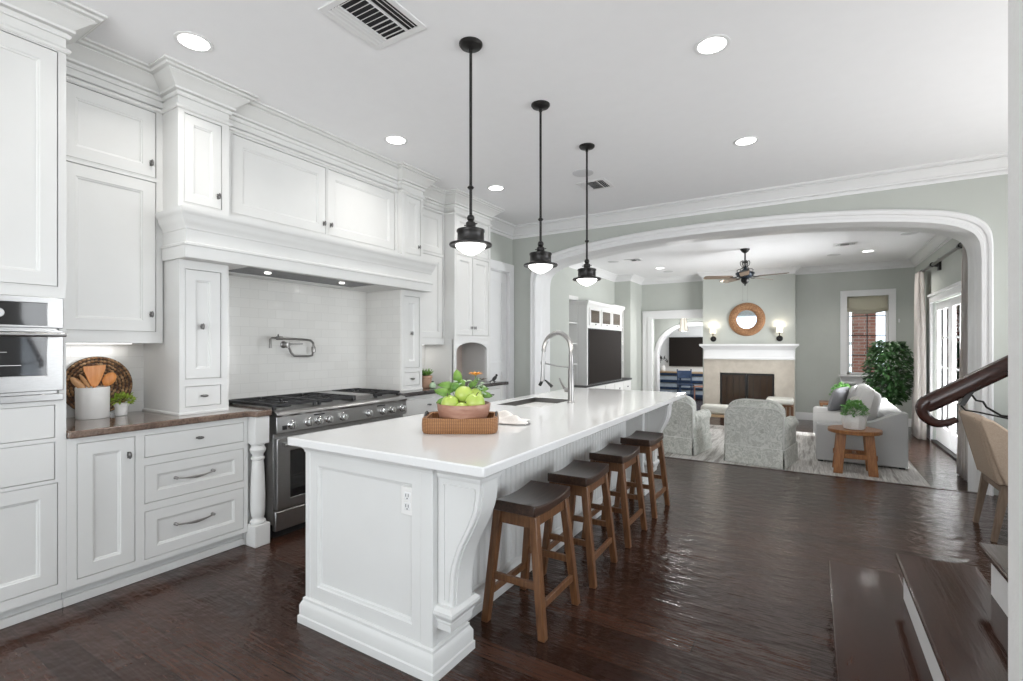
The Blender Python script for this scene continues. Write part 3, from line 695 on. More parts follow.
MB().box(XB, XB+.02, E5+.03, E6-.03, CT+.001, 1.45).build('niche_back', noisy('niche_back_tile', (0.56, 0.46, 0.41), (0.64, 0.54, 0.48), 8, 0.5), t, smooth=0)
for k, o_ in enumerate(ops):
    d = shaker(*o_, -3.471, 0.055).build('door', M['cab'], t, smooth=0); bead(t, *o_, -3.47)
    knob(d, (o_[1]-.03) if k % 2 == 0 else (o_[0]+.03), o_[2]+0.09, -3.47)
cab_crown(t, [(XB, E5), (-3.47, E5), (-3.47, E6), (XB, E6)])
# spice pillars carrying the hood
for y0, y1, lab in ((1.563, 1.862, 'narrow white pillar cabinet carrying the left end of the hood'), (3.545, 3.838, 'narrow white pillar cabinet carrying the right end of the hood')):
    t = thing('pillar_cabinet', lab, 'cabinet', (-3.66, (y0+y1)/2, CT))
    a, b = y0+0.032, y1-0.042
    ops = [(a, b, 1.158, 1.868), (a, b, 0.978, 1.112)]
    carcass(t, y0, y1, CT+.001, 1.924, XB, -3.42, ops)
    d = shaker(*ops[0], -3.421, 0.062).build('door', M['cab'], t, smooth=0); bead(t, *ops[0], -3.42); knob(d, (a+b)/2-.012, 1.50, -3.42)
    d = shaker(*ops[1], -3.421, flat=True).build('drawer', M['cab'], t, smooth=0); bead(t, *ops[1], -3.42); knob(d, (a+b)/2, 1.045, -3.42, False)
    MB().sweep([(0, CT+.001), (0.008, CT+.001), (0.008, CT+.012), (0, CT+.018)], [(XB, y0), (-3.42, y0), (-3.42, y1)]).build('base_trim', M['cab'], t, smooth=25)
S(MB().box(-3.92, -3.91, 0.976, 1.563, CT, 1.40).box(-3.92, -3.90, 1.862, 3.545, CT, 1.925).box(-3.92, -3.91, 3.838, 4.44, CT, 1.40), 'wall_backsplash', M['tile'], smooth=0)
S(MB().box(-3.90, -3.425, 3.533, 3.546, CT, 1.923).box(-3.90, -3.425, 1.861, 1.874, CT, 1.923), 'wall_backsplash', M['tile'], smooth=0)
# hood
t = thing('range_hood', 'white mantel-style range hood with moulded crown shelf', 'range hood', (-3.5, 2.65, 1.91))
HP = [(-3.60, 1.552), (-3.312, 1.552), (-3.312, 3.850), (-3.60, 3.850)]
MB().holed(-3.90, -3.315, 1.565, 3.835, [(-3.78, -3.36, 1.98, 3.22)], 1.925, 1.965, 'z').box(-3.90, -3.315, 1.553, 3.849, 1.965, 2.22).build('body', M['cab'], t, smooth=0)
MB().sweep([(-.03, 1.924), (0.008, 1.924), (0.010, 1.930), (0.010, 1.998), (0.018, 2.004), (0.018, 2.016), (0.003, 2.024), (0.003, 2.100), (0.008, 2.106), (0.010, 2.122), (0.020, 2.138), (0.030, 2.160), (0.034, 2.184), (0.038, 2.190), (0.044, 2.198), (0.047, 2.208), (0.047, 2.228), (-.03, 2.228)], HP).build('crown_shelf', M['cab'], t, smooth=25)
MB().box(-3.78, -3.36, 1.98, 3.22, 1.938, 1.955).build('filter', M['filter'], t)
for y in (2.25, 2.95):
    MB().lathe([(0.022, 0), (0.024, 0.008), (0.024, 0.012)], (-3.57, y, 1.928), 16).build('hood_light', M['lampglass'], t)
    l = area_light('hood_lamp', (-3.60, y, 1.90), DOWN, 0.08, 0.08, UNDER_W*1.1, (1, .97, .92))
for y, x in ((1.27, -3.86), (4.15, -3.86)):
    o = MB().box(x-.015, x+.015, y-.2, y+.2, 1.384, 1.3895).build('undercabinet_light', emit('light_bar', (1, .98, .95), 1.4))
    tag(o, 'slim light bar under the cabinet above the utensil crock' if y < 2 else 'slim light bar under the cabinet right of the hood', 'light')
    area_light('undercabinet_lamp', (x, y, 1.37), DOWN, 0.05, 0.36, UNDER_W*(1 if y < 2 else 4), (1, .98, .95))

# ------------------------------------------------------------------ range
t = thing('gas_range', 'stainless professional gas range with nine knobs and griddle', 'range', (-3.5, 2.72, 0))
RY0, RY1, RX = 2.088, 3.385, -3.215
MB().box(-3.905, RX-.035, RY0, RY1, 0.10, 0.885).build('body', M['steel'], t, bevel=0.004)
MB().box(-3.85, RX-.06, RY0+.02, RY1-.02, 0.0, 0.10).build('base', M['black'], t)
MB().box(RX-.055, RX-.015, RY0+.006, RY1-.006, 0.055, 0.195).build('kick_panel', M['steel'], t, bevel=0.008)
MB().prism([(RX-.05, 0.745), (RX+.0, 0.745), (RX+.012, 0.755), (RX+.004, 0.868), (RX-.05, 0.868)], 'y', RY0, RY1).build('control_panel', M['steel'], t, bevel=0.004)
MB().prism([(-3.905, 0.885), (-3.905, 0.915), (RX-.06, 0.915), (RX-.02, 0.908), (RX+.008, 0.895), (RX+.016, 0.882), (RX+.008, 0.869), (RX-.05, 0.869)], 'y', RY0, RY1).build('cooktop', M['steel'], t, smooth=50)
MB().box(-3.905, -3.875, RY0, RY1, 0.915, 0.955).build('back_trim', M['steel'], t, bevel=0.004)
for y in (2.205, 2.345, 2.432, 2.525, 2.66, 2.925, 3.085, 3.195, 3.325):
    k = MB().lathe([(0.034, 0), (0.034, 0.006), (0.030, 0.010), (0.027, 0.032), (0.023, 0.038), (0, 0.038)], (RX+.008, y, 0.805), 20, 'x')
    k.box(RX+.042, RX+.052, y-.004, y+.004, 0.783, 0.827)
    k.build('knob', M['chrome'], t, bevel=0.001)
for y in (2.44, 3.07): MB().box(RX+.004, RX+.011, y-.045, y+.045, 0.848, 0.857).build('badge', M['black'], t)
MB().box(RX+.006, RX+.012, 2.13, 2.165, 0.775, 0.805).build('power_switch', M['black'], t)
for a, b in ((RY0+.012, 2.86), (2.875, RY1-.012)):
    dr = MB().holed(a, b, 0.205, 0.715, [(a+.105, b-.105, 0.275, 0.615)], RX-.045, RX-.005, 'x').build('oven_door', M['steel'], t, bevel=0.005)
    MB().box(RX-.04, RX-.009, a+.105, b-.105, 0.275, 0.615).build('window', M['blackglass'], dr)
    h = MB().tube([(RX+.05, a+.02, 0.672), (RX+.05, b-.02, 0.672)], 0.014, 12)
    for y in (a+.05, b-.05): h.box(RX-.01, RX+.05, y-.014, y+.014, 0.661, 0.683)
    h.build('handle', M['steel'], dr)
def grate(y0, y1):
    mb = MB(); x0, x1, z = -3.845, RX-.075, 0.948; r = 0.0085
    for x in (x0, x1, (x0+x1)/2): mb.box(x-r, x+r, y0, y1, z-.012, z+.008)
    for y in (y0+r, y1-r): mb.box(x0, x1, y-r, y+r, z-.012, z+.008)
    for cx in ((x0*3+x1)/4, (x0+3*x1)/4):
        cy = (y0+y1)/2
        for k in range(8):
            a = pi*k/4+pi/8
            ex, ey = cx+cos(a)*(x1-x0)*.25, cy+sin(a)*(y1-y0)*.5
            sx, sy = cx+cos(a)*.035, cy+sin(a)*.035
            mb.tube([(sx, sy, z+.002), (ex, ey, z+.002)], r*.8, 4)
    for x in (x0, x1):
        for y in (y0+.02, y1-.02): mb.box(x-.01, x+.01, y-.01, y+.01, 0.915, z)
    g = mb.build('grate', M['iron'], t, bevel=0.002)
    for cx in ((x0*3+x1)/4, (x0+3*x1)/4):
        MB().lathe([(0.055, 0.915), (0.055, 0.924), (0.040, 0.926), (0.040, 0.936), (0.0, 0.939)], (cx, (y0+y1)/2, 0), 20).build('burner_cap', M['iron'], g)
gw = (2.86-2.10)/2
grate(2.10, 2.10+gw-.004); grate(2.10+gw, 2.855)
MB().box(-3.845, RX-.075, 2.865, 3.055, 0.915, 0.949).box(-3.82, RX-.10, 2.875, 3.045, .949, .953).build('griddle', M['steel'], t, bevel=0.004)
grate(3.065, 3.375)

# pot filler on the tiled wall
t = thing('pot_filler', 'nickel swing-arm pot filler on the white tile over the range', 'faucet', (-3.90, 2.60, 1.39))
px = -3.90
MB().lathe([(0.030, 0), (0.030, 0.006), (0.018, 0.012), (0.014, 0.05), (0.02, 0.055), (0.02, 0.075), (0, 0.078)], (px, 2.60, 1.385), 18, 'x').tube([(px+.065, 2.60, 1.385), (px+.065, 2.60, 1.355)], 0.014, 10).build('wall_flange', M['nickel'], t)
MB().tube([(px+.065, 2.605, 1.370), (px+.065, 2.63, 1.315), (px+.065, 2.66, 1.288), (px+.065, 2.80, 1.280), (px+.065, 2.84, 1.288), (px+.065, 2.855, 1.32)], 0.010, 10).build('lower_arm', M['nickel'], t)
MB().lathe([(0.014, 1.315), (0.018, 1.32), (0.018, 1.362), (0.014, 1.368)], (px+.065, 2.855, 0), 14).build('joint', M['nickel'], t)
MB().tube([(px+.065, 2.855, 1.365), (px+.065, 2.85, 1.40), (px+.067, 2.825, 1.422), (px+.07, 2.78, 1.428), (px+.10, 2.50, 1.438), (px+.105, 2.43, 1.438), (px+.105, 2.415, 1.428), (px+.105, 2.415, 1.355)], 0.010, 10).build('upper_arm', M['nickel'], t)
MB().lathe([(0.016, -0.025), (0.016, 0.025)], (px+.10, 2.50, 1.438), 12, 'y').tube([(px+.10, 2.49, 1.445), (px+.12, 2.475, 1.468)], 0.006, 8).tube([(px+.06, 2.62, 1.39), (px+.10, 2.72, 1.392)], 0.006, 8).build('valve_handle', M['nickel'], t)

# ------------------------------------------------------------------ island
t = thing('kitchen_island', 'white panelled island with beadboard side and scrolled corbels', 'kitchen island', (-1.8, 3.15, 0))
IX0, IX1, IB, IY0, IY1 = -2.15, -1.334, -1.49, 1.56, 4.745
MB().box(IX0, IB-.012, IY0+.022, IY1, 0, 0.889).build('body', M['cab'], t, smooth=0)
# end panel with its recessed field
pf = MB(); pa = (-2.07, -1.447, 0.189, 0.785)
def endring(d, w, s=0): return [(pa[0]+d, IY0+w, pa[2]+d), (pa[1]-d, IY0+w, pa[2]+d), (pa[1]-d, IY0+w, pa[3]-d), (pa[0]+d, IY0+w, pa[3]-d)]
pf.holed(IX0, IX1-.001, 0, 0.888, [pa], IY0, IY0+.024, 'y')
rs = [endring(0, 0), endring(.004, .006), endring(.014, .009), endring(.018, .017)]
pf.add([p for r in rs for p in r], [(i*4+k, i*4+(k+1) % 4, (i+1)*4+(k+1) % 4, (i+1)*4+k) for i in range(3) for k in range(4)] + [(12, 13, 14, 15)])
pf.build('end_panel', M['cab'], t, smooth=0)
MB().box(IX0-.004, IX0+.03, IY0-.004, IY0+.05, 0.1, .8885).build('corner_stile', M['cab'], t, bevel=0.004)
MB().box(IX1-.065, IX1+.004, IY0-.004, IY0+.028, 0.1, .8885).build('corner_stile', M['cab'], t, bevel=0.004)
for y0, y1 in ((IY0+.026, 1.79), (4.515, IY1-.001)):
    MB().box(IB-.05, IX1, y0, y1, 0, 0.889).build('end_post', M['cab'], t, bevel=0.003)
# beadboard
bb = [(IB-.013, 1.79)]
y = 1.79
while y < 4.51:
    bb += [(IB, y+.003), (IB, y+.040), (IB-.0045, y+.0425), (IB, y+.045), (IB, y+.049), (IB-.0045, y+.0515)]; y += .0544
bb += [(IB, 4.515), (IB-.013, 4.515)]
MB().prism(bb, 'z', 0.10, 0.889).build('beadboard', M['cab'], t, smooth=0)
IBASE = [(0, 0), (0.030, 0), (0.030, 0.035), (0.024, 0.040), (0.024, 0.085), (0.018, 0.098), (0.012, 0.108), (0.012, 0.120), (0.004, 0.126), (0, 0.126)]
MB().sweep(IBASE, [(IX0, IY1), (IX0, IY0), (IX1, IY0), (IX1, 1.79), (IB, 1.79), (IB, 4.515), (IX1, 4.515), (IX1, IY1)], True).build('base_molding', M['cab'], t, smooth=25)
MB().sweep([(0, .845), (.006, .845), (.008, .855), (.016, .865), (.018, .876), (.022, .889), (0, .889)], [(IX0, IY1), (IX0, IY0), (IX1, IY0), (IX1, 1.79)]).build('cornice', M['cab'], t, smooth=25)
CP = smooth_curve([(0.215, 0.83), (0.213, 0.77), (0.198, 0.70), (0.164, 0.625), (0.126, 0.555), (0.098, 0.48), (0.084, 0.40), (0.080, 0.295)], 4)
for y0, y1 in ((1.592, 1.728), (4.578, 4.714)):
    pts = [(IX1-.002, 0.295), (IX1-.002, 0.83)] + [(IX1+o, z) for o, z in CP]
    co = MB().prism(pts, 'y', y0, y1)
    ins = [(IX1+.035, 0.32), (IX1+.035, 0.80)] + [(IX1+max(o-.022, .04), min(max(z, .32), .80)) for o, z in CP]
    c_ = co.build('corbel', M['cab'], t, bevel=0.004)
    # raised border of the side, stepped front band, cap and foot mouldings
    bd = [(IX1+o, z) for o, z in CP]
    fr = MB()
    for i in range(len(bd)-1):
        a, b = bd[i], bd[i+1]
        fr.add([(a[0]+.006, y0+.02, a[1]), (b[0]+.006, y0+.02, b[1]), (b[0]+.006, y1-.02, b[1]), (a[0]+.006, y1-.02, a[1]),
                (a[0]-.01, y0+.02, a[1]), (b[0]-.01, y0+.02, b[1]), (b[0]-.01, y1-.02, b[1]), (a[0]-.01, y1-.02, a[1])],
               [(0,1,2,3), (0,4,5,1), (3,2,6,7)])
    fr.build('front_band', M['cab'], c_, smooth=40)
    sb = MB()
    for ys in (y0-.005, y1-.001):
        for i in range(len(ins)-1):
            a, b = ins[i], ins[i+1]
            if abs(a[0]-b[0])+abs(a[1]-b[1]) < 1e-4: continue
            d = _n([b[0]-a[0], b[1]-a[1], 0]); nx, nz = -d[1]*.004, d[0]*.004
            sb.hexa([(a[0]-nx, ys, a[1]-nz), (b[0]-nx, ys, b[1]-nz), (b[0]+nx, ys, b[1]+nz), (a[0]+nx, ys, a[1]+nz)],
                    [(a[0]-nx, ys+.006, a[1]-nz), (b[0]-nx, ys+.006, b[1]-nz), (b[0]+nx, ys+.006, b[1]+nz), (a[0]+nx, ys+.006, a[1]+nz)])
    sb.build('side_border', M['cab'], c_, smooth=0)
    MB().sweep([(0, .825), (.006, .825), (.010, .835), (.010, .843), (.020, .858), (.028, .866), (.032, .876), (.032, .889), (0, .889)], [(IX1-.002, y0), (IX1+.215, y0), (IX1+.215, y1), (IX1-.002, y1)]).box(IX1-.002, IX1+.215, y0, y1, .826, .889).build('cap_molding', M['cab'], c_, smooth=25)
    MB().sweep([(0, .195), (.004, .195), (.006, .225), (.012, .232), (.012, .242), (.024, .258), (.030, .268), (.030, .282), (.016, .296), (0, .30)], [(IX1-.002, y0), (IX1+.070, y0), (IX1+.070, y1), (IX1-.002, y1)]).box(IX1-.002, IX1+.07, y0, y1, .196, .299).build('foot_molding', M['cab'], c_, smooth=25)
SX0, SX1, SY0, SY1 = -2.05, -1.68, 3.12, 3.75
tp = MB().holed(-2.172, -1.014, 1.468, 4.845, [(SX0, SX1, SY0, SY1)], 0.8895, CT, 'z').build('island_countertop', M['quartz'], bevel=0.006, seg=2)
tag(tp, 'long white quartz countertop on the island holding tray and sink', 'countertop')
t = thing('undermount_sink', 'stainless undermount sink set in the island countertop', 'sink', (-1.865, 3.43, .70))
sk = MB().holed(SX0+.001, SX1-.001, SY0+.001, SY1-.001, [(SX0+.010, SX1-.010, SY0+.010, SY1-.010)], 0.70, CT-.002, 'z').box(SX0+.001, SX1-.001, SY0+.001, SY1-.001, .694, .702)
sk.build('basin', mat('sink_steel', (0.16, 0.155, 0.15), 0.38, 1.0), t, bevel=0.003)
MB().lathe([(.045, .702), (.045, .706), (.02, .704)], (-1.865, 3.43, 0), 16).build('drain', M['nickel'], t)
t = thing('spring_faucet', 'tall brushed nickel spring-neck faucet beside the island sink', 'faucet', (-1.595, 3.50, CT))
fx, fy = -1.595, 3.50
MB().lathe([(.030, CT), (.030, CT+.008), (.024, CT+.014), (.024, 1.19), (.019, 1.20), (.019, 1.30), (.014, 1.305)], (fx, fy, 0), 20).build('column', M['nickel'], t)
arc = smooth_curve([(fx, fy, 1.30), (fx, fy, 1.36), (fx-.02, fy, 1.42), (fx-.075, fy, 1.468), (fx-.13, fy, 1.475), (fx-.19, fy, 1.445), (fx-.228, fy, 1.39), (fx-.24, fy, 1.33)], 6)
MB().tube(arc, .010, 8).build('hose', M['nickel'], t)
hel = []
for i in range(len(arc)-1):
    for j in range(10):
        s_ = j/10; p = [arc[i][k]*(1-s_)+arc[i+1][k]*s_ for k in range(3)]
        d = _n([arc[i+1][k]-arc[i][k] for k in range(3)]); w = 2*pi*(i*10+j)/8.0
        e1 = (0, 1, 0); e2 = _x(d, e1)
        hel.append([p[k]+.016*(cos(w)*e1[k]+sin(w)*e2[k]) for k in range(3)])
MB().tube(hel, .0042, 5).build('spring', M['steel'], t)
MB().tube([(fx-.24, fy, 1.34), (fx-.243, fy, 1.28), (fx-.246, fy, 1.16), (fx-.25, fy, 1.09)], [.014, .015, .017, .020], 12).build('spray_head', M['steel'], t)
MB().tube([(fx, fy, 1.205), (fx-.12, fy, 1.215), (fx-.238, fy, 1.235)], .006, 8).lathe([(.022, 1.225), (.022, 1.248)], (fx-.243, fy, 0), 14).build('holder_arm', M['steel'], t)
MB().tube([(fx, fy, 1.03), (fx-.05, fy-.0, 1.03)], .018, 12).tube([(fx-.05, fy, 1.03), (fx-.085, fy, 1.085), (fx-.10, fy, 1.12)], [.010, .007, .006], 8).build('lever', M['nickel'], t)
MB().tube([(fx-.255, fy, 1.09), (fx-.275, fy, 1.055)], .013, 8).tube([(fx-.225, fy, 1.10), (fx-.165, fy, 1.05)], [.006, .013], 8).build('spray_trigger', M['black'], t)
t = thing('electrical_outlet', 'white double outlet on the island end panel', 'outlet', (-1.477, 1.57, .65))
MB().box(-1.517, -1.440, 1.5665, 1.578, .645, .766).build('plate', M['ceramic'], t, bevel=0.003)
for z in (.728, .683):
    s_ = MB().box(-1.496, -1.461, 1.564, 1.57, z-.017, z+.017).build('socket', M['trim'], t, bevel=0.003)
    MB().box(-1.487, -1.4845, 1.5632, 1.565, z-.003, z+.010).box(-1.473, -1.4705, 1.5632, 1.565, z-.003, z+.010).box(-1.481, -1.476, 1.5632, 1.565, z-.012, z-.007).build('slot', M['dark'], s_, smooth=0)

# ------------------------------------------------------------------ bar stools
STOOL = ['dark wooden saddle stool nearest the front of the island', 'dark wooden saddle stool, second from the front of the island', 'dark wooden saddle stool, third from the front of the island', 'dark wooden saddle stool at the far end of the island']
t = thing('bar_stool', STOOL[0], 'stool', (-1.230, 2.222, 0), 'saddle stools along the island', 0)
sy, sx = .203, .123
def seat(u, v, top=True):
    x = -sx+2*sx*u; y = -sy+2*sy*v
    z = .618-.022*(1-(y/sy)**2) if top else .566-.010*(1-(y/sy)**2)
    return (x, y, z)
sm = MB(); n = 14
for tt in (True, False): sm.grid(lambda u, v, tt=tt: seat(u, v, tt), 4, n)
k = 5*(n+1)
for j in range(n):
    for c in (0, 4): a = j*5+c; sm.f.append((a, a+5, a+5+k, a+k))
for i in range(4):
    for j in (0, n): a = j*5+i; sm.f.append((a, a+1, a+1+k, a+k))
sm.build('seat', M['walnutseat'], t, bevel=0.006, smooth=40)
def leg(x, y):
    tx, ty = x*.100, y*.165; bx, by = x*.160, y*.190; h = .019
    r = lambda cx, cy, z, w: [(cx-w, cy-w, z), (cx+w, cy-w, z), (cx+w, cy+w, z), (cx-w, cy+w, z)]
    return MB().hexa(r(bx, by, 0, h), r(tx, ty, .562, h*1.08))
def at(x, y, z):
    f = z/.55; return (x*(.160*(1-f)+.100*f), y*(.190*(1-f)+.165*f), z)
for x in (-1, 1):
    for y in (-1, 1): leg(x, y).build('leg', M['walnut'], t, bevel=0.004)
def rail(a, b, w, h):
    d = _n([b[k]-a[k] for k in range(3)]); e = _n(_x(d, (0, 0, 1)))
    r = lambda p: [(p[0]+e[0]*w*s_, p[1]+e[1]*w*s_, p[2]+h*q) for s_, q in ((-1, -1), (1, -1), (1, 1), (-1, 1))]
    return MB().hexa(r(a), r(b))
for x in (-1, 1):
    rail(at(x, -1, .145), at(x, 1, .145), .010, .017).build('stretcher', M['walnut'], t, bevel=0.003)
    rail(at(x, -1, .532), at(x, 1, .532), .010, .026).build('apron', M['walnut'], t, bevel=0.003)
for y in (-1, 1):
    rail(at(-1, y, .235), at(1, y, .235), .010, .017).build('stretcher', M['walnut'], t, bevel=0.003)
    rail(at(-1, y, .533), at(1, y, .533), .010, .033).build('apron', M['walnut'], t, bevel=0.003)
for i, (x, y, r_) in enumerate(((-1.226, 2.815, .03), (-1.226, 3.465, 0), (-1.226, 4.14, -.02))):
    dup(t, (x, y, 0), r_, STOOL[i+1])

# ------------------------------------------------------------------ pendants and ceiling fittings
PL = ['black schoolhouse pendant nearest the camera over the island', 'black schoolhouse pendant, middle of the row over the island', 'black schoolhouse pendant farthest from the camera over the island']
t = thing('pendant_light', PL[0], 'pendant light', (-1.674, 2.292, CEIL), 'pendants over the island', 0)
MB().lathe([(.068, 0), (.068, -.008), (.060, -.018), (.030, -.026), (.012, -.030), (.012, -.05)], n=24).build('canopy', M['bronze'], t)
MB().lathe([(.0085, -.03), (.0085, -.815), (.013, -.818), (.020, -.827), (.013, -.836), (.0085, -.839), (.0085, -.985)], n=14).build('rod', M['bronze'], t)
MB().ball((0, 0, -1.003), .022, 14, 10).lathe([(.012, -1.018), (.022, -1.024), (.028, -1.030), (.029, -1.052), (.026, -1.056), (.026, -1.068)], n=20).tube([(-.045, 0, -1.04), (.045, 0, -1.04)], .0035, 6).build('socket', M['bronze'], t)
MB().lathe([(.026, -1.060), (.066, -1.066), (.080, -1.071), (.081, -1.082), (.076, -1.088), (.077, -1.130), (.081, -1.141), (.090, -1.145), (.122, -1.151), (.124, -1.158), (.120, -1.164), (.090, -1.161), (.078, -1.148)], n=36).build('shade', M['bronze'], t, smooth=50)
MB().lathe([(.086, -1.150), (.088, -1.164), (.080, -1.176), (.052, -1.198), (.022, -1.213), (.0, -1.218)], n=32).build('diffuser', M['lampglass'], t, smooth=60)
for i, y in enumerate((3.135, 3.99)): dup(t, (-1.666, y-.004, CEIL), 0, PL[i+1])
for y in (2.30, 3.135, 3.99):
    l = area_light('pendant_lamp', (-1.663, y, CEIL-1.225), DOWN, .2, .2, PEND_W, (1, .97, .93), 170)

def can(x, y, z, label, w):
    t = thing('recessed_light', label, 'ceiling light', (x, y, z), 'round recessed ceiling lights', 0)
    MB().lathe([(.098, 0), (.098, -.004), (.090, -.007), (.078, -.004), (.076, 0)], n=28).build('trim_ring', M['trim'], t)
    MB().lathe([(.077, 0), (.075, -.003), (.0, -.0035)], n=28).build('lens', M['lamp'], t)
    l = area_light('recessed_lamp', (x, y, z-.012), DOWN, .13, .13, w, (1, .97, .93), 130); l.data.shape = 'DISK'
can(-3.014, 1.453, CEIL, 'round recessed light nearest the camera, above the tall cabinets', CAN_W)
can(-2.992, 3.032, CEIL, 'round recessed light above the hood doors, left of the pendants', CAN_W)
can(-2.961, 4.524, CEIL, 'round recessed light near the hutch crown, behind the front pendant', CAN_W)
can(-0.491, 3.027, CEIL, 'largest-looking round recessed light right of the pendants', CAN_W)
can(-0.475, 4.592, CEIL, 'round recessed light close to the arch crown, right of the pendants', CAN_W)
can(-2.727, 10.47, LCEIL, 'small recessed light left of the living room fan', CAN_W*4)
can(0.833, 10.48, LCEIL, 'small recessed light right of the living room fan', CAN_W*4)
def vent(x0, x1, y0, y1, z, label):
    t = thing('ceiling_vent', label, 'air vent', ((x0+x1)/2, (y0+y1)/2, z), 'ceiling air vents')
    b = .035
    MB().holed(x0, x1, y0, y1, [(x0+b, x1-b, y0+b, y1-b)], z-.008, z, 'z').build('frame', M['trim'], t, bevel=.003)
    MB().box(x0+b, x1-b, y0+b, y1-b, z-.002, z-.0005).build('backing', M['dark'], t, smooth=0)
    a, c, d, e = x0+b, x1-b, y0+b, y1-b; w = c-a; sl = MB()
    def tilt(p, q, r, s_, ax, k):
        h = .006
        if ax == 'x': sl.hexa([(p, r, z-.010), (q, r, z-.010), (q, r+.004, z-.010), (p, r+.004, z-.010)], [(p, r+k, z-.002), (q, r+k, z-.002), (q, r+k+.004, z-.002), (p, r+k+.004, z-.002)])
        else: sl.hexa([(p, r, z-.010), (p+.004, r, z-.010), (p+.004, s_, z-.010), (p, s_, z-.010)], [(p+k, r, z-.002), (p+k+.004, r, z-.002), (p+k+.004, s_, z-.002), (p+k, s_, z-.002)])
    for i in range(3): tilt(a+w*.08*i, 0, d, e, 'y', .012)
    for i in range(3): tilt(c-.012-w*.085*i, 0, d, e, 'y', -.010)
    nn = max(5, int((e-d)/.032))
    for i in range(nn): tilt(a+w*.26, c-w*.26, d+(e-d)*i/nn, 0, 'x', .014 if i > nn/2 else -.006+.016)
    sl.box(a+w*.24, a+w*.26, d, e, z-.011, z-.002).box(c-w*.26, c-w*.24, d, e, z-.011, z-.002)
    sl.build('louvre', M['trim'], t, smooth=0)
vent(-2.17, -1.785, 1.64, 2.045, CEIL, 'large white ceiling vent at the top of the photo over the kitchen')
vent(-2.15, -1.83, 4.83, 5.15, CEIL, 'white ceiling vent behind the farthest pendant rod')
vent(-3.05, -2.75, 9.10, 9.38, LCEIL, 'white ceiling vent in the living room, left of the fan')
vent(0.30, 0.62, 9.46, 9.70, LCEIL, 'white ceiling vent in the living room, right of the fan')
def speaker(x, y, z, label):
    o = MB().lathe([(.105, 0), (.105, -.004), (.098, -.006), (.0, -.006)], (x, y, z), 28).build('ceiling_speaker', M['speaker'])
    tag(o, label, 'speaker', 'round ceiling speakers')
speaker(-1.96, 4.587, CEIL, 'round grey ceiling speaker next to the kitchen vent')
speaker(-3.30, 9.22, LCEIL, 'round ceiling speaker left of the living room vent')
speaker(-2.70, 11.05, LCEIL, 'round ceiling speaker by the doorway side of the living room')
speaker(0.342, 10.60, LCEIL, 'round ceiling speaker between the right vent and the far wall')
speaker(1.22, 9.15, LCEIL, 'round ceiling speaker nearest the curtain rod')

# ------------------------------------------------------------------ things on the island and counters
R31 = radians(31.4)
t = thing('wicker_tray', 'shallow brown wicker tray under the fruit bowl', 'tray', (-1.575, 2.075, CT+.0005), None, R31)
def rrect(a, b, r, n=6):
    out = []
    for cx, cy, s0 in ((a-r, b-r, 0), (-a+r, b-r, 1), (-a+r, -b+r, 2), (a-r, -b+r, 3)):
        out += [(cx+r*cos(pi/2*(s0+i/n)), cy+r*sin(pi/2*(s0+i/n))) for i in range(n+1)]
    return out
A, B = .188, .135
ri = rrect(A, B, .05)
mb = MB(); prof = [(0.0, .002), (.004, .0), (.010, .012), (.012, .045), (.010, .070), (.006, .078), (-.004, .080), (-.012, .074), (-.014, .02), (-.016, .010)]
cc = [(x, y) for x, y in ri][::-1]
n_ = len(prof)
mb.sweep([(o_-0.006, z) for o_, z in prof], ri[:], True)
mb.build('rim', M['wicker'], t, smooth=50)
MB().prism([(x*.99, y*.99) for x, y in ri], 'z', .002, .012).build('base', M['wicker'], t)
for s_ in (-1, 1):
    hp = [(s_*(A-.004), -.055+.11*i/10, .070+.022*sin(pi*i/10)) for i in range(11)]
    MB().tube(hp, .007, 8).build('handle', M['black'], t)
t = thing('fruit_bowl', 'round reddish wooden bowl heaped with green apples', 'bowl', (-1.560, 2.075, CT+.013), None, 0)
MB().lathe([(.070, 0), (.074, .004), (.105, .030), (.128, .062), (.138, .100), (.140, .126), (.137, .130), (.132, .126), (.128, .100), (.116, .064), (.09, .034), (.0, .020)], n=40).build('body', M['bowlwood'], t, smooth=60)
def apple(x, y, z, r, tx, ty, label):
    t = thing('green_apple', label, 'apple', (x, y, z), 'green apples in the bowl', 0); t.rotation_euler = (tx, ty, 0)
    prof = []
    for i in range(13):
        a = pi*i/12; rr = r*sin(a)*(1+.06*cos(a)); zz = -r*.95*cos(a)
        if i == 12: rr, zz = 0, r*.78
        if i == 0: rr, zz = 0, -r*.84
        if i == 11: zz = r*.90
        if i == 1: zz = -r*.90
        prof.append((rr, zz))
    MB().lathe(prof, n=20).build('flesh', M['apple'], t, smooth=80)
    MB().tube([(0, 0, r*.76), (.003, .002, r*1.05), (.008, .003, r*1.2)], .0022, 6).build('stem', M['bark'], t)
bx, by, bz = -1.560, 2.075, CT+.013
ux, uy = cos(R31), sin(R31)     # along the tray, away from the eye is (-uy, ux)
def rel(a, b): return (bx+a*ux-b*uy, by+a*uy+b*ux)
for a, b, z, r, tx, ty, lab in ((-.068, -.045, .130, .047, .3, -.2, 'green apple at the left edge of the wooden bowl'), (-.002, -.070, .100, .043, -.3, .2, 'green apple low in front, half hidden by the bowl rim'),
                           (.062, -.040, .136, .052, .2, .35, 'large green apple at the right front of the bowl'), (.000, .010, .172, .050, -.2, .1, 'green apple on top of the heap in the bowl'),
                           (.052, .045, .160, .046, .1, -.3, 'green apple at the back right of the heap')):
    x, y = rel(a, b); apple(x, y, bz+z, r, tx, ty, lab)
t = thing('greenery_sprig', 'leafy green sprig with large leaves behind the apples', 'plant sprig', (*rel(-.06, .04), bz+.06))
st = MB(); lf = MB()
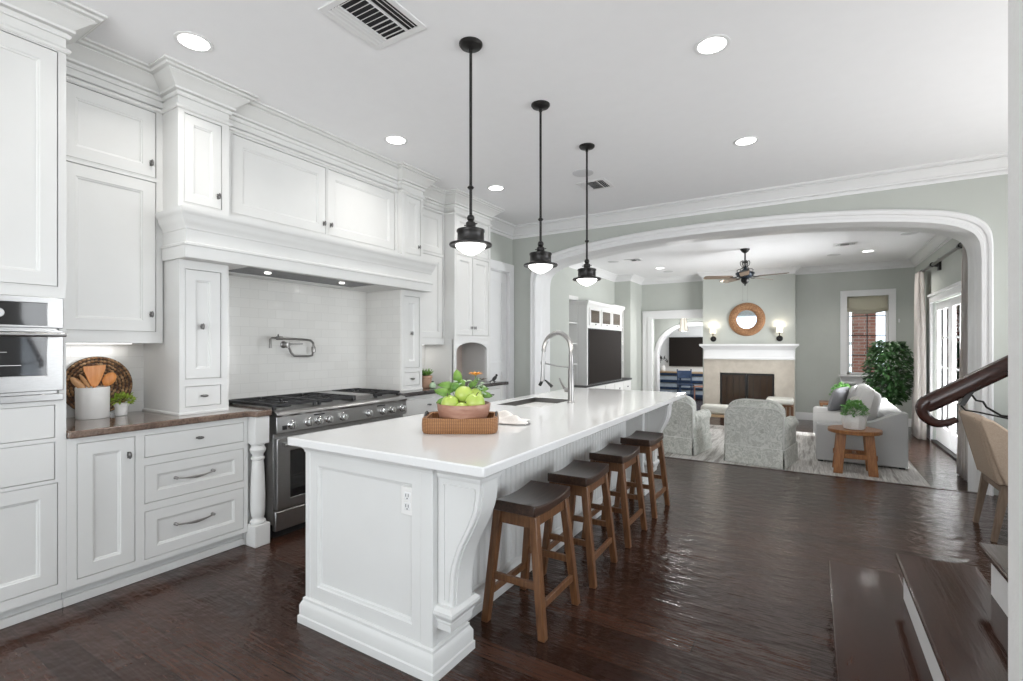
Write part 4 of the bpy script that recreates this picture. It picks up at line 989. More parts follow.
for k in range(7):
    a0 = rel(-.02+.01*k, .05); ang = (-1.5+.5*k); L_ = .10+.03*(k % 3)
    tip = (a0[0]+ux*(-.05+.02*k)-.02, a0[1]+uy*(-.05+.02*k)+.01, bz+.22+.02*(k % 3))
    st.tube([(a0[0], a0[1], bz+.07), tip], .002, 5)
rnd = random.Random(3)
for (a, b, z, da, dz, L_, W) in ((-.07, .02, .17, -1, .35, .095, .05), (-.05, .03, .19, -.9, .0, .11, .05), (-.03, .05, .23, -.25, .9, .075, .055), (-.05, .04, .215, -1.0, .15, .10, .042), (-.08, .0, .14, -1, -.05, .07, .045),
                                 (-.09, .02, .125, -.8, -.4, .06, .04), (.02, .06, .20, .5, .6, .07, .045), (.0, .05, .20, -.3, .4, .08, .05), (.05, .07, .19, .9, .2, .08, .04), (-.02, .02, .19, -.6, .5, .07, .05), (.08, .06, .17, 1, -.1, .07, .04)):
    p = rel(a, b); lf.leaf((p[0], p[1], bz+z), (ux*da, uy*da, dz), (-.5*-1*uy+.3*rnd.uniform(-1, 1), -.85, .5), L_, W, .25)
st.build('stem', M['leafg'], t); lf.build('leaf', M['leafg'], t, solid=.001, smooth=60)
t = thing('flower_sprig', 'pale green sprig with one orange flower behind the apples', 'flower', (*rel(.05, .06), bz+.08))
lf = MB()
for k in range(46):
    p = rel(.02+rnd.uniform(-.055, .075), .05+rnd.uniform(-.03, .04)); a = rnd.uniform(0, 2*pi)
    lf.leaf((p[0], p[1], bz+.175+rnd.uniform(-.03, .07)), (cos(a), sin(a), rnd.uniform(-.2, .8)), (0, -.6, 1), .030, .016)
lf.build('leaf', M['leafpale'], t, solid=.0008)
fl = MB(); p = rel(.058, .055)
for k in range(16):
    a = 2*pi*k/16; fl.leaf((p[0], p[1], bz+.268+.004*(k % 2)), (cos(a), sin(a), .35 if k % 2 else .8), (0, 0, 1), .042, .020)
fl.build('petal', M['petal'], t, solid=.001)
MB().tube([(*rel(.05, .05), bz+.08), (p[0], p[1], bz+.268)], .0025, 6).build('stem', M['leafg'], t)
dl = MB(); q = rel(.092, .055)
for k in range(7):
    a = 2*pi*k/7; dl.leaf((q[0], q[1], bz+.245), (cos(a), sin(a), .5), (0, 0, 1), .032, .013)
dl.build('seed_head', M['bark'], t, solid=.001)
t = thing('dish_towel', 'crumpled cream dish towel beside the wicker tray', 'towel', (-1.50, 2.38, CT+.001), None, R31-.15)
def tw(u, v):
    x = -.10+.23*u; y = -.06+.17*v
    e = min(u, 1-u, v, 1-v)*4
    z = .006+min(1, e)*(.018+.030*math.exp(-((u-.3)**2+(v-.6)**2)*9)+.010*sin(9*u+5*v)+.008*sin(17*v-6*u))
    return (x+.010*sin(7*v), y+.012*sin(6*u), max(.003, z))
mb = MB().grid(tw, 26, 22); mb.build('cloth', M['towel'], t, solid=.004, smooth=80)
fr = MB()
for i in range(14):
    v = .02+i/14*.5; p = tw(1, v); fr.tube([(p[0], p[1], .004), (p[0]+.012, p[1]+.002*sin(i), .003)], .0022, 4)
fr.build('fringe', M['pewter'], t)

# crock with utensils, woven board and herb pot on the left counter
t = thing('utensil_crock', 'white ceramic crock holding wooden utensils', 'crock', (-3.762, 1.235, CT+.001), None, 0)
MB().lathe([(.078, 0), (.081, .004), (.083, .185), (.081, .190), (.076, .188), (.073, .01), (0, .008)], n=32).build('body', M['ceramic'], t, smooth=40)
cx_, cy_, cz_ = -3.762, 1.235, CT
def utensil(name, label, mb_fn, m):
    t = thing(name, label, 'kitchen utensil', (cx_, cy_, cz_+.02)); mb_fn(t, m)
def spat(t, m):
    MB().tube([(cx_+.01, cy_+.005, cz_+.02), (cx_+.015, cy_+.003, cz_+.20)], .008, 8).build('handle', m, t)
    MB().prism([(cy_-.012, cz_+.195), (cy_+.018, cz_+.195), (cy_+.035, cz_+.23), (cy_+.058, cz_+.30), (cy_+.06, cz_+.325), (cy_-.052, cz_+.318), (cy_-.05, cz_+.295), (cy_-.028, cz_+.23)], 'x', cx_+.012, cx_+.019).build('blade', m, t, bevel=.002)
utensil('wooden_spatula', 'orange wooden spatula standing in the middle of the white crock', spat, M['spatula'])
def spoonf(ey, ez, r):
    def f(t, m):
        MB().tube([(cx_, cy_+ey*.1, cz_+.02), (cx_+.01, cy_+ey*.55, cz_+.18), (cx_+.012, cy_+ey*.75, cz_+ez-.05)], .007, 8).build('handle', m, t)
        d = _n((0.1, ey, .045))
        def tr(p):
            a, b, c = p; L_ = a*1.0
            return (cx_+.02+c+.0*b, cy_+ey*.9+d[1]*a-d[2]*b*0.9, cz_+ez+abs(d[2])*a*1.2+b)
        MB().ball((0, 0, 0), (.060, .036, .014), 16, 8, tr).build('bowl', m, t, smooth=60)
    return f
utensil('wooden_spoon', 'dark-bowled wooden spoon leaning left in the white crock', spoonf(-.085, .215, 1), M['spoonwood'])
utensil('wooden_spoon', 'orange wooden spoon leaning right in the white crock', spoonf(.085, .235, 1), M['spatula'])
utensil('wooden_spoon', 'pale wooden spoon behind the spatula on the left of the crock', spoonf(-.05, .228, 1), M['spoonwood'])
t = thing('woven_charger', 'round woven rattan board leaning on the tile behind the crock', 'woven board', (-3.88, 1.30, CT+.001))
bd_ = lambda a, b, d=0: (-3.866-.026*(b+.19)/.38+d, 1.30+a, CT+.192+b*.985)
MB().prism([(.186*cos(2*pi*i/40), .186*sin(2*pi*i/40)) for i in range(40)], 'z', -.006, .004).move(lambda x, y, z: bd_(x, y, z)).build('backing', M['bark'], t)
mb = MB()
for k in range(9):
    r = .012+.0205*k; n_ = max(5, int(2*pi*r/.0215))
    for i in range(n_):
        a = 2*pi*(i+.5*(k % 2))/n_; ca, sa = cos(a), sin(a)
        mb.ball((0, 0, 0), (1, 1, 1), 7, 5, lambda p: bd_(r*ca+(p[0]*.0125*-sa+p[1]*.0095*ca), r*sa+(p[0]*.0125*ca+p[1]*.0095*sa), .004+p[2]*.008))
mb.build('weave', M['rattan'], t, smooth=60)
def foliage(cx, cy, cz, R, H, n, L_, W, seed):
    r_ = random.Random(seed); mb = MB()
    for k in range(n):
        a = r_.uniform(0, 2*pi); e = math.acos(r_.uniform(-.15, 1)); q = r_.uniform(.55, 1)
        p = (cx+R*q*sin(e)*cos(a), cy+R*q*sin(e)*sin(a), cz+H*q*cos(e))
        d = (sin(e)*cos(a)+r_.uniform(-.6, .6), sin(e)*sin(a)+r_.uniform(-.6, .6), cos(e)*.8+r_.uniform(-.4, .6))
        mb.leaf(p, d, (r_.uniform(-.5, .5), r_.uniform(-.8, .3), 1), L_*r_.uniform(.7, 1.2), W*r_.uniform(.8, 1.2), .2)
    return mb
t = thing('potted_herb', 'small green herb in a pale pot beside the white crock', 'potted plant', (-3.745, 1.375, CT+.001))
MB().lathe([(.026, CT+.001), (.030, CT+.003), (.034, CT+.058), (.038, CT+.060), (.038, CT+.078), (.034, CT+.078), (.031, CT+.06), (0, CT+.06)], (-3.745, 1.375, 0), 22).build('pot', M['terracotta'] if False else M['ceramic'], t)
foliage(-3.745, 1.385, CT+.088, .062, .050, 170, .024, .015, 5).build('foliage', M['leafy'], t)
# right counter
t = thing('terracotta_pot', 'pale terracotta pot of succulents on the shade-darkened counter by the hood pillar', 'potted plant', (-3.50, 3.99, CT+.001))
MB().lathe([(.045, CT+.001), (.05, CT+.004), (.062, CT+.10), (.068, CT+.105), (.068, CT+.128), (.060, CT+.128), (.055, CT+.10), (0, CT+.10)], (-3.50, 3.99, 0), 22).build('pot', M['terracotta'], t)
mb = MB()
for k in range(26):
    a = 2*pi*k/26*3.1; e = .3+.9*(k/26); mb.leaf((-3.50+.02*cos(a), 3.99+.02*sin(a), CT+.125), (cos(a)*e, sin(a)*e, 1.1-e*.5), (-cos(a), -sin(a), 1), .085, .018, -.1)
mb.build('leaf', M['leafg'], t, solid=.003)
t = thing('green_bottle_gourd', 'small green jar in front of the terracotta pot', 'jar', (-3.40, 3.98, CT+.001))
MB().lathe([(.020, CT+.001), (.032, CT+.008), (.036, CT+.03), (.026, CT+.052), (.012, CT+.06), (.012, CT+.066), (0, CT+.067)], (-3.40, 3.98, 0), 18).build('body', M['leafpale'], t)
MB().lathe([(.013, CT+.066), (.013, CT+.074), (0, CT+.075)], (-3.40, 3.98, 0), 14).build('lid', M['black'], t)
t = thing('bird_figurine', 'small black bird figurine on the shade-darkened counter end', 'figurine', (-3.36, 5.10, CT+.001))
def bird(p):
    x, y, z = p; return (-3.36+x, 5.10+y*.85-z*.2, CT+.042+z+y*.42)
MB().ball((0, 0, 0), (.022, .055, .024), 16, 10, bird).build('body', M['black'], t, smooth=80)
MB().ball((-3.36, 5.145, CT+.078), (.015, .017, .016), 12, 8).lathe([(.006, 0), (.0005, .02)], (-3.36, 5.158, CT+.078), 8, 'y').build('head', M['black'], t)
MB().hexa([(-3.368, 5.055, CT+.022), (-3.352, 5.055, CT+.022), (-3.352, 5.06, CT+.03), (-3.368, 5.06, CT+.03)], [(-3.37, 5.0, CT+.004), (-3.35, 5.0, CT+.004), (-3.35, 5.0, CT+.009), (-3.37, 5.0, CT+.009)]).build('tail', M['black'], t)
MB().tube([(-3.36, 5.10, CT+.03), (-3.36, 5.10, CT+.001)], .004, 6).lathe([(.018, CT+.001), (.018, CT+.004)], (-3.36, 5.10, 0), 12).build('foot', M['black'], t)

# ------------------------------------------------------------------ stair and handrail
t = thing('staircase', 'dark wooden stair with white risers rising at the right edge', 'stairs', (0.6, 2.4, 0))
steps = [(0.078, 3.26), (0.351, 3.05), (0.607, 2.84), (0.87, 2.64), (1.135, 2.44)]
for i, (x, ye) in enumerate(steps):
    z = .178*(i+1); xe = steps[i+1][0] if i+1 < len(steps) else 1.42
    MB().box(x, xe+.045, 1.712, ye, z-.028, z).build('tread', M['tread'], t, bevel=.009, seg=3)
    MB().box(x+.020, x+.038, 1.712, ye-.10, z-.178, z-.027).build('riser', M['trim'], t, smooth=0)
    MB().box(x+.037, xe+.020, 1.712, ye-.10, max(0.001, z-.30), z-.028).build('stringer', M['trim'], t, smooth=0)
t = thing('handrail', 'dark wooden handrail with curled end at the right edge', 'handrail', (0.45, 1.82, 1.3))
hy = 1.82
hp = [(0.274, hy, 1.198), (0.292, hy, 1.211), (0.448, hy, 1.317), (0.75, hy, 1.520), (1.5, hy, 2.024)]
MB().tube(hp, [.021, .024, .024, .024, .024], 16, 0.85).build('rail', M['rail'], t, smooth=60)
cp_ = smooth_curve([(0.284, hy, 1.214), (0.273, hy, 1.200), (0.272, hy, 1.184), (0.280, hy, 1.166), (0.296, hy, 1.154), (0.314, hy, 1.152), (0.332, hy, 1.158), (0.346, hy, 1.167)], 5)
MB().tube(cp_, [.019-.011*i/(len(cp_)-1) for i in range(len(cp_))], 12, 1.1).build('curl', M['rail'], t, smooth=60)
br = MB().hexa([(.348, hy-.012, 1.208), (.360, hy-.012, 1.205), (.360, hy+.008, 1.205), (.348, hy+.008, 1.208)], [(.368, hy-.012, 1.246), (.386, hy-.012, 1.256), (.386, hy+.008, 1.256), (.368, hy+.008, 1.246)])
br.tube([(.378, hy, 1.235), (.384, hy-.01, 1.222), (.396, hy-.02, 1.220), (.401, hy-.03, 1.206), (.42, hy-.07, 1.190), (.45, hy-.105, 1.19)], .0028, 8).tube([(.355, hy, 1.205), (.362, hy-.01, 1.194), (.385, hy-.03, 1.192), (.43, hy-.09, 1.185), (.45, hy-.105, 1.185)], .0022, 8)
br.lathe([(.026, 0), (.026, .006), (.012, .010)], (.455, 1.707, 1.188), 16, 'y')
br.build('wall_bracket', M['bronze'], t)
# beige dining chair seen from behind
t = thing('dining_chair', 'beige upholstered dining chair with wooden legs beyond the stair', 'chair', (1.35, 4.93, 0))
def back(u, v):
    y = 4.665+.53*u; z = .41+.46*v; b = abs(2*u-1)
    z -= .02*v*max(0, b-.45)**2*2.2
    return (1.135-.105*v-.02*(1-b*b)*v, y, z)
mb = MB().grid(back, 14, 10); mb.build('backrest', M['beige'], t, solid=.06, bevel=.012, smooth=60)
MB().tube([(lambda p: (p[0]-.031, p[1]+.0, p[2]))(back(u, v)) for u, v in [(0.10, i/10) for i in range(11)]], .0035, 6).build('piping', M['beige'], t)
MB().tube([(lambda p: (p[0]-.031, p[1], p[2]))(back(u, v)) for u, v in [(0.93, i/10) for i in range(11)]], .0035, 6).build('piping', M['beige'], t)
for ya, yb in ((4.648, 4.70), (5.16, 5.212)):
    MB().prism([(1.135, .41), (1.105, .50), (1.005, .845), (1.02, .866), (1.08, .852), (1.16, .785), (1.24, .705), (1.33, .640), (1.46, .615), (1.55, .60), (1.56, .41)], 'y', ya, yb).build('side_wing', M['beige'], t, bevel=.018, seg=3, smooth=60)
MB().box(1.12, 1.62, 4.69, 5.17, .385, .47).build('seat', M['beige'], t, bevel=.03, seg=4)
MB().box(1.13, 1.60, 4.69, 5.17, .345, .385).build('seat_frame', M['greywood'], t, bevel=.004)
for y in (4.705, 5.155):
    s_ = 1 if y > 5 else -1
    MB().hexa([(1.075, y-.018, 0), (1.105, y-.018, 0), (1.105, y+.018, 0), (1.075, y+.018, 0)], [(1.13, y-.022, .41), (1.18, y-.022, .41), (1.18, y+.022, .41), (1.13, y+.022, .41)]).build('leg', M['greywood'], t, bevel=.003)
    MB().hexa([(1.565, y-.016, 0), (1.595, y-.016, 0), (1.595, y+.016, 0), (1.565, y+.016, 0)], [(1.55, y-.022, .36), (1.60, y-.022, .36), (1.60, y+.022, .36), (1.55, y+.022, .36)]).build('leg', M['greywood'], t, bevel=.003)

# ------------------------------------------------------------------ living room
LF = LFLOOR; RUGZ = LF+.012
tag(MB().box(-2.6, 1.11, 6.78, 10.2, LF+.0005, RUGZ).build('area_rug', M['rug'], smooth=0), 'pale striped rug under the armchairs and sofa', 'rug')
def armchair(label, loc, rz):
    t = thing('armchair', label, 'armchair', loc, 'floral skirted armchairs', rz)
    W, B0, F0 = .37, -.40, .34
    MB().box(-W+.01, W-.01, B0+.02, F0, .10, .40).build('body', M['floral'], t, bevel=.02)
    sk = MB()
    def panel(a, b):
        d = _n([b[0]-a[0], b[1]-a[1], 0]); o = (d[1], -d[0])
        a2 = (a[0]+d[0]*.006, a[1]+d[1]*.006); b2 = (b[0]-d[0]*.006, b[1]-d[1]*.006)
        sk.hexa([(a2[0]+o[0]*.022, a2[1]+o[1]*.022, .004), (b2[0]+o[0]*.022, b2[1]+o[1]*.022, .004), (b2[0]+o[0]*.010, b2[1]+o[1]*.010, .004), (a2[0]+o[0]*.010, a2[1]+o[1]*.010, .004)],
                [(a2[0]+o[0]*.010, a2[1]+o[1]*.010, .235), (b2[0]+o[0]*.010, b2[1]+o[1]*.010, .235), (b2[0], b2[1], .235), (a2[0], a2[1], .235)])
    cs = [(-W, B0), (W, B0), (W, F0+.02), (-W, F0+.02)]
    for i in range(4): panel(cs[i], cs[(i+1) % 4])
    sk.build('skirt', M['floral'], t, bevel=.004)
    def outline(w, zt, r, sh, n=8, z0=.20):
        pts = [(-w, z0), (w, z0)]
        for i in range(n+1):
            a = pi/2*i/n; pts.append((w-r+r*cos(a), zt-r*sh+r*sh*sin(a)))
        for i in range(n+1):
            a = pi/2+pi/2*i/n; pts.append((-w+r+r*cos(a), zt-r*sh+r*sh*sin(a)))
        return pts
    oo = outline(W, .745, .19, .55)
    MB().prism(oo, 'y', B0, B0+.13).build('back_panel', M['floral'], t, bevel=.018, smooth=50)
    MB().prism(outline(W-.02, .835, .22, .6, z0=.40), 'y', B0+.06, B0+.24).move(lambda x, y, z: (x, y+(.5-z)*.14+.02, z)).build('back_cushion', M['floral'], t, bevel=.05, seg=4, smooth=60)
    MB().box(-W+.10, W-.10, B0+.20, F0+.01, .39, .51).build('seat_cushion', M['floral'], t, bevel=.04, seg=4)
    for s in (-1, 1):
        ap = [(s*(W-.13), .22)] + [(s*(W-.065+.085*cos(a)), .505+.080*sin(a)) for a in [pi*1.15-pi*1.35*i/12 for i in range(13)]] + [(s*(W-.005), .43), (s*(W-.005), .22)]
        MB().prism(ap, 'y', B0+.11, F0).build('arm', M['floral'], t, bevel=.012, smooth=60)
    pp = MB(); pts = [(x, B0-.002, z) for x, z in oo[2:]]
    pp.tube([(W, B0-.002, .25)]+pts+[(-W, B0-.002, .25)], .007, 6)
    pp.tube([(x*1.02, y*1.01, .236) for x, y in cs+cs[:1]], .006, 6)
    pp.tube([(x*.97, (B0+.06)+(.5-z)*.14+.02, z) for x, z in outline(W-.02, .835, .22, .6, z0=.5)[2:]], .006, 6)
    pp.build('piping', M['piping'], t)
    t.scale = (.95, .97, 1)
    return t
armchair('floral skirted armchair in front of the fireplace, nearest the end table', (-.575, 7.40, RUGZ), radians(-9.8))
armchair('floral skirted armchair partly hidden by the island end', (-1.70, 7.60, RUGZ), radians(-9))

t = thing('sofa', 'light grey slope-arm sofa with loose back cushions', 'sofa', (.53, 8.75, RUGZ))
y0, y1 = 7.70, 9.82
armp = [(.05, LF+.035), (.05, .325), (.07, .338), (.38, .345), (.55, .375), (.70, .43), (.84, .505), (.94, .542), (1.0, .548), (1.016, .54), (1.016, LF+.035)]
for a, b in ((y0, y0+.16), (y1-.16, y1)):
    MB().prism(armp, 'y', a, b).build('arm', M['sofa'], t, bevel=.010, smooth=50)
MB().box(.06, 1.0, y0+.16, y1-.16, LF+.035, .17).build('base', M['sofa'], t, bevel=.01)
MB().prism([(.84, .17), (.78, .50), (.83, .535), (1.0, .535), (1.012, .17)], 'y', y0+.16, y1-.16).build('back', M['sofa'], t, bevel=.02)
for x in (.10, .96):
    for y in (y0+.07, y1-.07): MB().box(x-.03, x+.03, y-.03, y+.03, RUGZ, LF+.04).build('foot', M['black'], t)
for k in range(2):
    a = y0+.165+k*.892; MB().box(.02, .80, a, a+.885, .17, .375).build('seat_cushion', M['sofalight'], t, bevel=.045, seg=4)
def pillow(c, w, h, d, rx, ry, rz):
    from mathutils import Euler, Vector
    R = Euler((rx, ry, rz)).to_matrix()
    mb = MB(); n = 14
    for s in (-1, 1):
        def f(u, v, s=s):
            a, b = 2*u-1, 2*v-1
            k = (max(0, 1-a**4)**.5)*(max(0, 1-b**4)**.5)
            p = R @ Vector((s*d/2*k, a*w/2*(1-.06*b*b), b*h/2*(1-.06*a*a))); return (c[0]+p.x, c[1]+p.y, c[2]+p.z)
        mb.grid(f, n, n)
    return mb
for k in range(3):
    pillow((.655, y0+.20+.28+k*.57, .565), .58, .46, .22, 0, radians(14), 0).build('back_cushion', M['sofalight'], t, smooth=180)
tag(pillow((.36, 9.20, .545), .44, .40, .14, radians(4), radians(18), radians(-25)).build('throw_pillow', M['pillowgrey'], smooth=180), 'slate grey throw pillow at the far end of the sofa', 'pillow')
tag(pillow((.50, 8.35, .50), .42, .34, .15, radians(3), radians(22), radians(8)).build('throw_pillow', M['pillowpat'], smooth=180), 'patterned cream throw pillow behind the white planter', 'pillow')
tag(pillow((.56, 9.35, .565), .44, .42, .13, 0, radians(12), radians(-14)).build('throw_pillow', M['sofalight'], smooth=180), 'pale throw pillow leaning behind the slate grey one', 'pillow')

t = thing('end_table', 'round wooden end table on thick splayed legs by the sofa arm', 'table', (.445, 7.28, RUGZ))
MB().lathe([(.262, .322), (.275, .328), (.277, .362), (.270, .37), (0, .371)], (.445, 7.28, 0), 40).build('tabletop', M['oak'], t)
for sx_ in (-1, 1):
    for sy_ in (-1, 1):
        a, b = .445+sx_*.175, 7.28+sy_*.15; c, d = .445+sx_*.135, 7.28+sy_*.12
        MB().hexa([(a-.048, b-.03, RUGZ), (a+.048, b-.03, RUGZ), (a+.048, b+.03, RUGZ), (a-.048, b+.03, RUGZ)], [(c-.048, d-.03, .322), (c+.048, d-.03, .322), (c+.048, d+.03, .322), (c-.048, d+.03, .322)]).build('leg', M['oak'], t, bevel=.004)
for sy_ in (-1, 1): MB().box(.445-.215, .445+.215, 7.28+sy_*.137-.02, 7.28+sy_*.137+.02, .025, .085).build('stretcher', M['oak'], t, bevel=.003)
MB().box(.425, .465, 7.28-.137, 7.28+.137, .03, .08).build('stretcher', M['oak'], t, bevel=.003)
def planter(name, label, x, y, z, r, h, fr, fh, seed, m, n=520):
    t = thing(name, label, 'potted plant', (x, y, z))
    MB().lathe([(r*.78, z), (r*.84, z+.006), (r*1.0, z+h*.45), (r*.99, z+h*.7), (r*.88, z+h), (r*.83, z+h), (r*.80, z+h*.85), (0, z+h*.85)], (x, y, 0), 10).build('pot', m, t, smooth=20)
    foliage(x, y, z+h*1.05, fr, fh, n, .036, .024, seed).build('foliage', M['leaff'], t)
planter('potted_plant', 'bushy green plant in a white faceted pot on the end table', .44, 7.25, .372, .128, .175, .135, .155, 11, M['ceramicrib'])
planter('potted_plant', 'bushy green plant on the far table below the window', .455, 10.52, .372, .12, .15, .160, .19, 12, M['ceramicrib'])
t = thing('side_table', 'dark wooden side table holding a plant beyond the sofa', 'table', (.40, 10.52, LF))
MB().box(.12, .72, 10.27, 10.77, .335, .37).build('tabletop', M['walnut'], t, bevel=.005)
for x in (.15, .69):
    for y in (10.30, 10.74): MB().box(x-.02, x+.02, y-.02, y+.02, LF, .335).build('leg', M['walnut'], t)
t = thing('ficus_tree', 'leafy dark green indoor tree by the far window', 'indoor tree', (1.17, 10.95, LF))
MB().lathe([(.13, LF+.001), (.16, LF+.01), (.19, .14), (.185, .15), (.17, .14), (0, .12)], (1.17, 10.95, 0), 28).build('pot', M['pillowgrey'], t)
tr = MB().tube([(1.17, 10.95, .10), (1.175, 10.95, .40), (1.16, 10.96, .75), (1.18, 10.95, 1.15)], [.024, .020, .015, .008], 8)
r_ = random.Random(4)
for k in range(16):
    a = r_.uniform(0, 2*pi); z = r_.uniform(.42, 1.0); L_ = r_.uniform(.2, .34)
    tr.tube([(1.17, 10.95, z), (1.17+cos(a)*L_*.5, 10.95+sin(a)*L_*.4, z+.12), (1.17+cos(a)*L_, 10.95+sin(a)*L_*.8, z+.20)], [.009, .006, .003], 5)
tr.build('trunk', M['bark'], t)
lv = MB()
for k in range(2300):
    a = r_.uniform(0, 2*pi); u = r_.random()**.5; z = r_.uniform(.36, 1.46)
    w = .34*max(.28, 1-((z-.93)/.62)**2)**.5*u
    lv.leaf((1.17+w*cos(a), 10.95+w*sin(a)*.85, z), (cos(a)+r_.uniform(-.7, .7), sin(a)+r_.uniform(-.7, .7), r_.uniform(-.8, .5)), (r_.uniform(-.5, .5), r_.uniform(-.9, .2), 1), r_.uniform(.07, .11), r_.uniform(.035, .05), .2)
lv.build('foliage', M['leafd'], t)

# low bench and cushioned stool by the hearth
t = thing('low_bench', 'low pale wooden bench with a cream cushion behind the armchairs', 'bench', (-1.55, 9.95, LF))
MB().box(-1.92, -1.20, 9.75, 10.15, .055, .10).build('seat', M['bleached'], t, bevel=.01)
for x in (-1.86, -1.26):
    for y in (9.79, 10.11):
        s_ = -1 if x < -1.5 else 1
        MB().hexa([(x+s_*.03-.018, y-.018, RUGZ), (x+s_*.03+.018, y-.018, RUGZ), (x+s_*.03+.018, y+.018, RUGZ), (x+s_*.03-.018, y+.018, RUGZ)], [(x-.02, y-.02, .056), (x+.02, y-.02, .056), (x+.02, y+.02, .056), (x-.02, y+.02, .056)]).build('leg', M['black'], t)
tag(MB().box(-1.80, -1.22, 9.78, 10.12, .102, .265).build('bench_cushion', M['cream'], bevel=.06, seg=4), 'cream cushion lying on the low wooden bench', 'cushion')
t = thing('slatted_stool', 'brown slatted wooden stool with cream cushion right of the firebox', 'stool', (-.52, 11.15, LF))
sl = MB()
for k in range(7):
    x = -.73+.4*k/6
    sl.box(x-.022, x+.022, 10.94, 10.965, LF, .20).box(x-.022, x+.022, 11.335, 11.36, LF, .20)
for k in range(6):
    y = 10.99+.32*k/5
    sl.box(-.755, -.73, y-.022, y+.022, LF, .20).box(-.35, -.325, y-.022, y+.022, LF, .20)
sl.build('slatted_side', M['walnut'], t)
MB().box(-.755, -.325, 10.94, 11.36, .195, .225).build('top', M['walnut'], t)
MB().box(-.78, -.30, 10.92, 11.38, .225, .345).build('cushion', M['cream'], t, bevel=.045, seg=4)

# fireplace
t = thing('fireplace', 'white mantel fireplace with beige stone surround and smoked glass doors', 'fireplace', (-1.2, 11.7, LF))
MB().holed(-2.07, -.30, LF, 1.09, [(-1.737, -.669, LF-.1, .787)], 11.715, 11.752, 'y').build('stone_surround', M['limestone'], t, bevel=.004)
MB().box(-2.075, -.295, 11.69, 11.752, 1.085, 1.30).build('frieze', M['trim'], t, bevel=.004)
MB().sweep([(0, 1.085), (.018, 1.085), (.022, 1.095), (.022, 1.12), (.010, 1.13), (.006, 1.14), (.006, 1.29), (.012, 1.30), (.02, 1.315), (.045, 1.34), (.068, 1.36), (.078, 1.372), (.088, 1.375), (.095, 1.385), (.095, 1.42), (0, 1.42)], [(-2.055, 11.752), (-2.055, 11.69), (-.315, 11.69), (-.315, 11.752)]).box(-2.075, -.295, 11.69, 11.752, 1.29, 1.419).build('mantel_shelf', M['trim'], t, smooth=25)
fb = MB().box(-1.78, -.63, 12.30, 12.33, LF, .85).box(-1.78, -1.755, 11.78, 12.33, LF, .85).box(-.655, -.63, 11.78, 12.33, LF, .85).box(-1.78, -.63, 11.78, 12.33, .82, .85).box(-1.78, -.63, 11.78, 12.33, LF, LF+.05)
fb.build('firebox', M['soot'], t, smooth=0)
for a, b in ((-1.727, -1.206), (-1.200, -.679)):
    f = MB().holed(a, b, LF+.02, .775, [(a+.03, b-.03, LF+.06, .74)], 11.73, 11.755, 'y').build('glass_door', M['bronze'], t, bevel=.003)
    MB().box(a+.03, b-.03, 11.738, 11.744, LF+.06, .74).build('pane', M['firedoor'], f, smooth=0)
    mm = MB()
    for k in range(1, 4): mm.box(a+(b-a)*k/4-.004, a+(b-a)*k/4+.004, 11.733, 11.738, LF+.06, .74)
    mm.build('bar', M['bronze'], f)
t = thing('round_mirror', 'round mirror in a thick brown cork frame above the mantel', 'mirror', (-1.20, 11.70, 1.95))
MB().lathe([(.195, 0), (.20, -.03), (.23, -.055), (.30, -.055), (.345, -.035), (.362, -.01), (.362, 0)], (-1.20, 11.748, 1.953), 48, 'y').build('frame', M['mirrorwood'], t, smooth=60)
MB().lathe([(.20, -.012), (.20, -.016), (0, -.016)], (-1.20, 11.748, 1.953), 40, 'y').build('glass', M['mirror'], t)
for x, lab in ((-1.875, 'lit wall sconce above the left end of the mantel'), (-.572, 'lit wall sconce above the right end of the mantel')):
    t = thing('wall_sconce', lab, 'wall lamp', (x, 11.75, 1.53), 'sconces over the mantel')
    MB().lathe([(.062, 0), (.062, -.012), (.045, -.022), (0, -.024)], (x, 11.75, 1.535), 24, 'y').build('backplate', M['bronze'], t)
    MB().tube([(x, 11.74, 1.535), (x, 11.69, 1.54), (x, 11.67, 1.57), (x, 11.67, 1.65)], .010, 8).lathe([(.012, 1.64), (.028, 1.65), (.028, 1.66), (0, 1.66)], (x, 11.67, 0), 12).build('arm', M['bronze'], t)
    MB().lathe([(.062, 1.66), (.060, 1.785), (.056, 1.785), (.058, 1.66)], (x, 11.67, 0), 28).build('lamp_shade', M['sconceshade'], t, smooth=60)
    l = bpy.data.lights.new('sconce_lamp', 'POINT'); l.energy = 1.6; l.color = (1, .9, .76); l.shadow_soft_size = .03
    o = bpy.data.objects.new('sconce_lamp', l); COL.objects.link(o); o.location = (x, 11.67, 1.80)
# ceiling fan
t = thing('ceiling_fan', 'dark ornate five-blade ceiling fan hanging in the living room', 'ceiling fan', (-.964, 9.18, LCEIL), None, 0)
MB().lathe([(.075, 0), (.075, -.012), (.05, -.05), (.02, -.07), (.014, -.075)], n=24).build('canopy', M['bronze'], t)
MB().lathe([(.013, -.07), (.013, -.30)], n=12).build('downrod', M['bronze'], t)
sc_ = MB()
for k in range(6):
    a = pi*k/3; sc_.tube([(r*cos(a), r*sin(a), z) for r, z in smooth_curve([(.02, -.24), (.055, -.20), (.075, -.235), (.06, -.28), (.04, -.30), (.06, -.335), (.10, -.34), (.125, -.36), (.115, -.385)], 3)], .0055, 5)
sc_.build('scrollwork', M['bronze'], t)
MB().lathe([(.02, -.30), (.03, -.34), (.10, -.385), (.145, -.40), (.150, -.42), (.125, -.46), (.09, -.49), (.06, -.50)], n=28).build('motor_housing', noisy('fan_blue_black', (.012, .018, .028), (.03, .045, .065), 20, .35, metal=.4), t, smooth=50)
MB().lathe([(.06, -.50), (.068, -.515), (.062, -.55), (.035, -.585), (.012, -.60), (.012, -.62), (0, -.625)], n=20).build('switch_housing', M['bronze'], t)
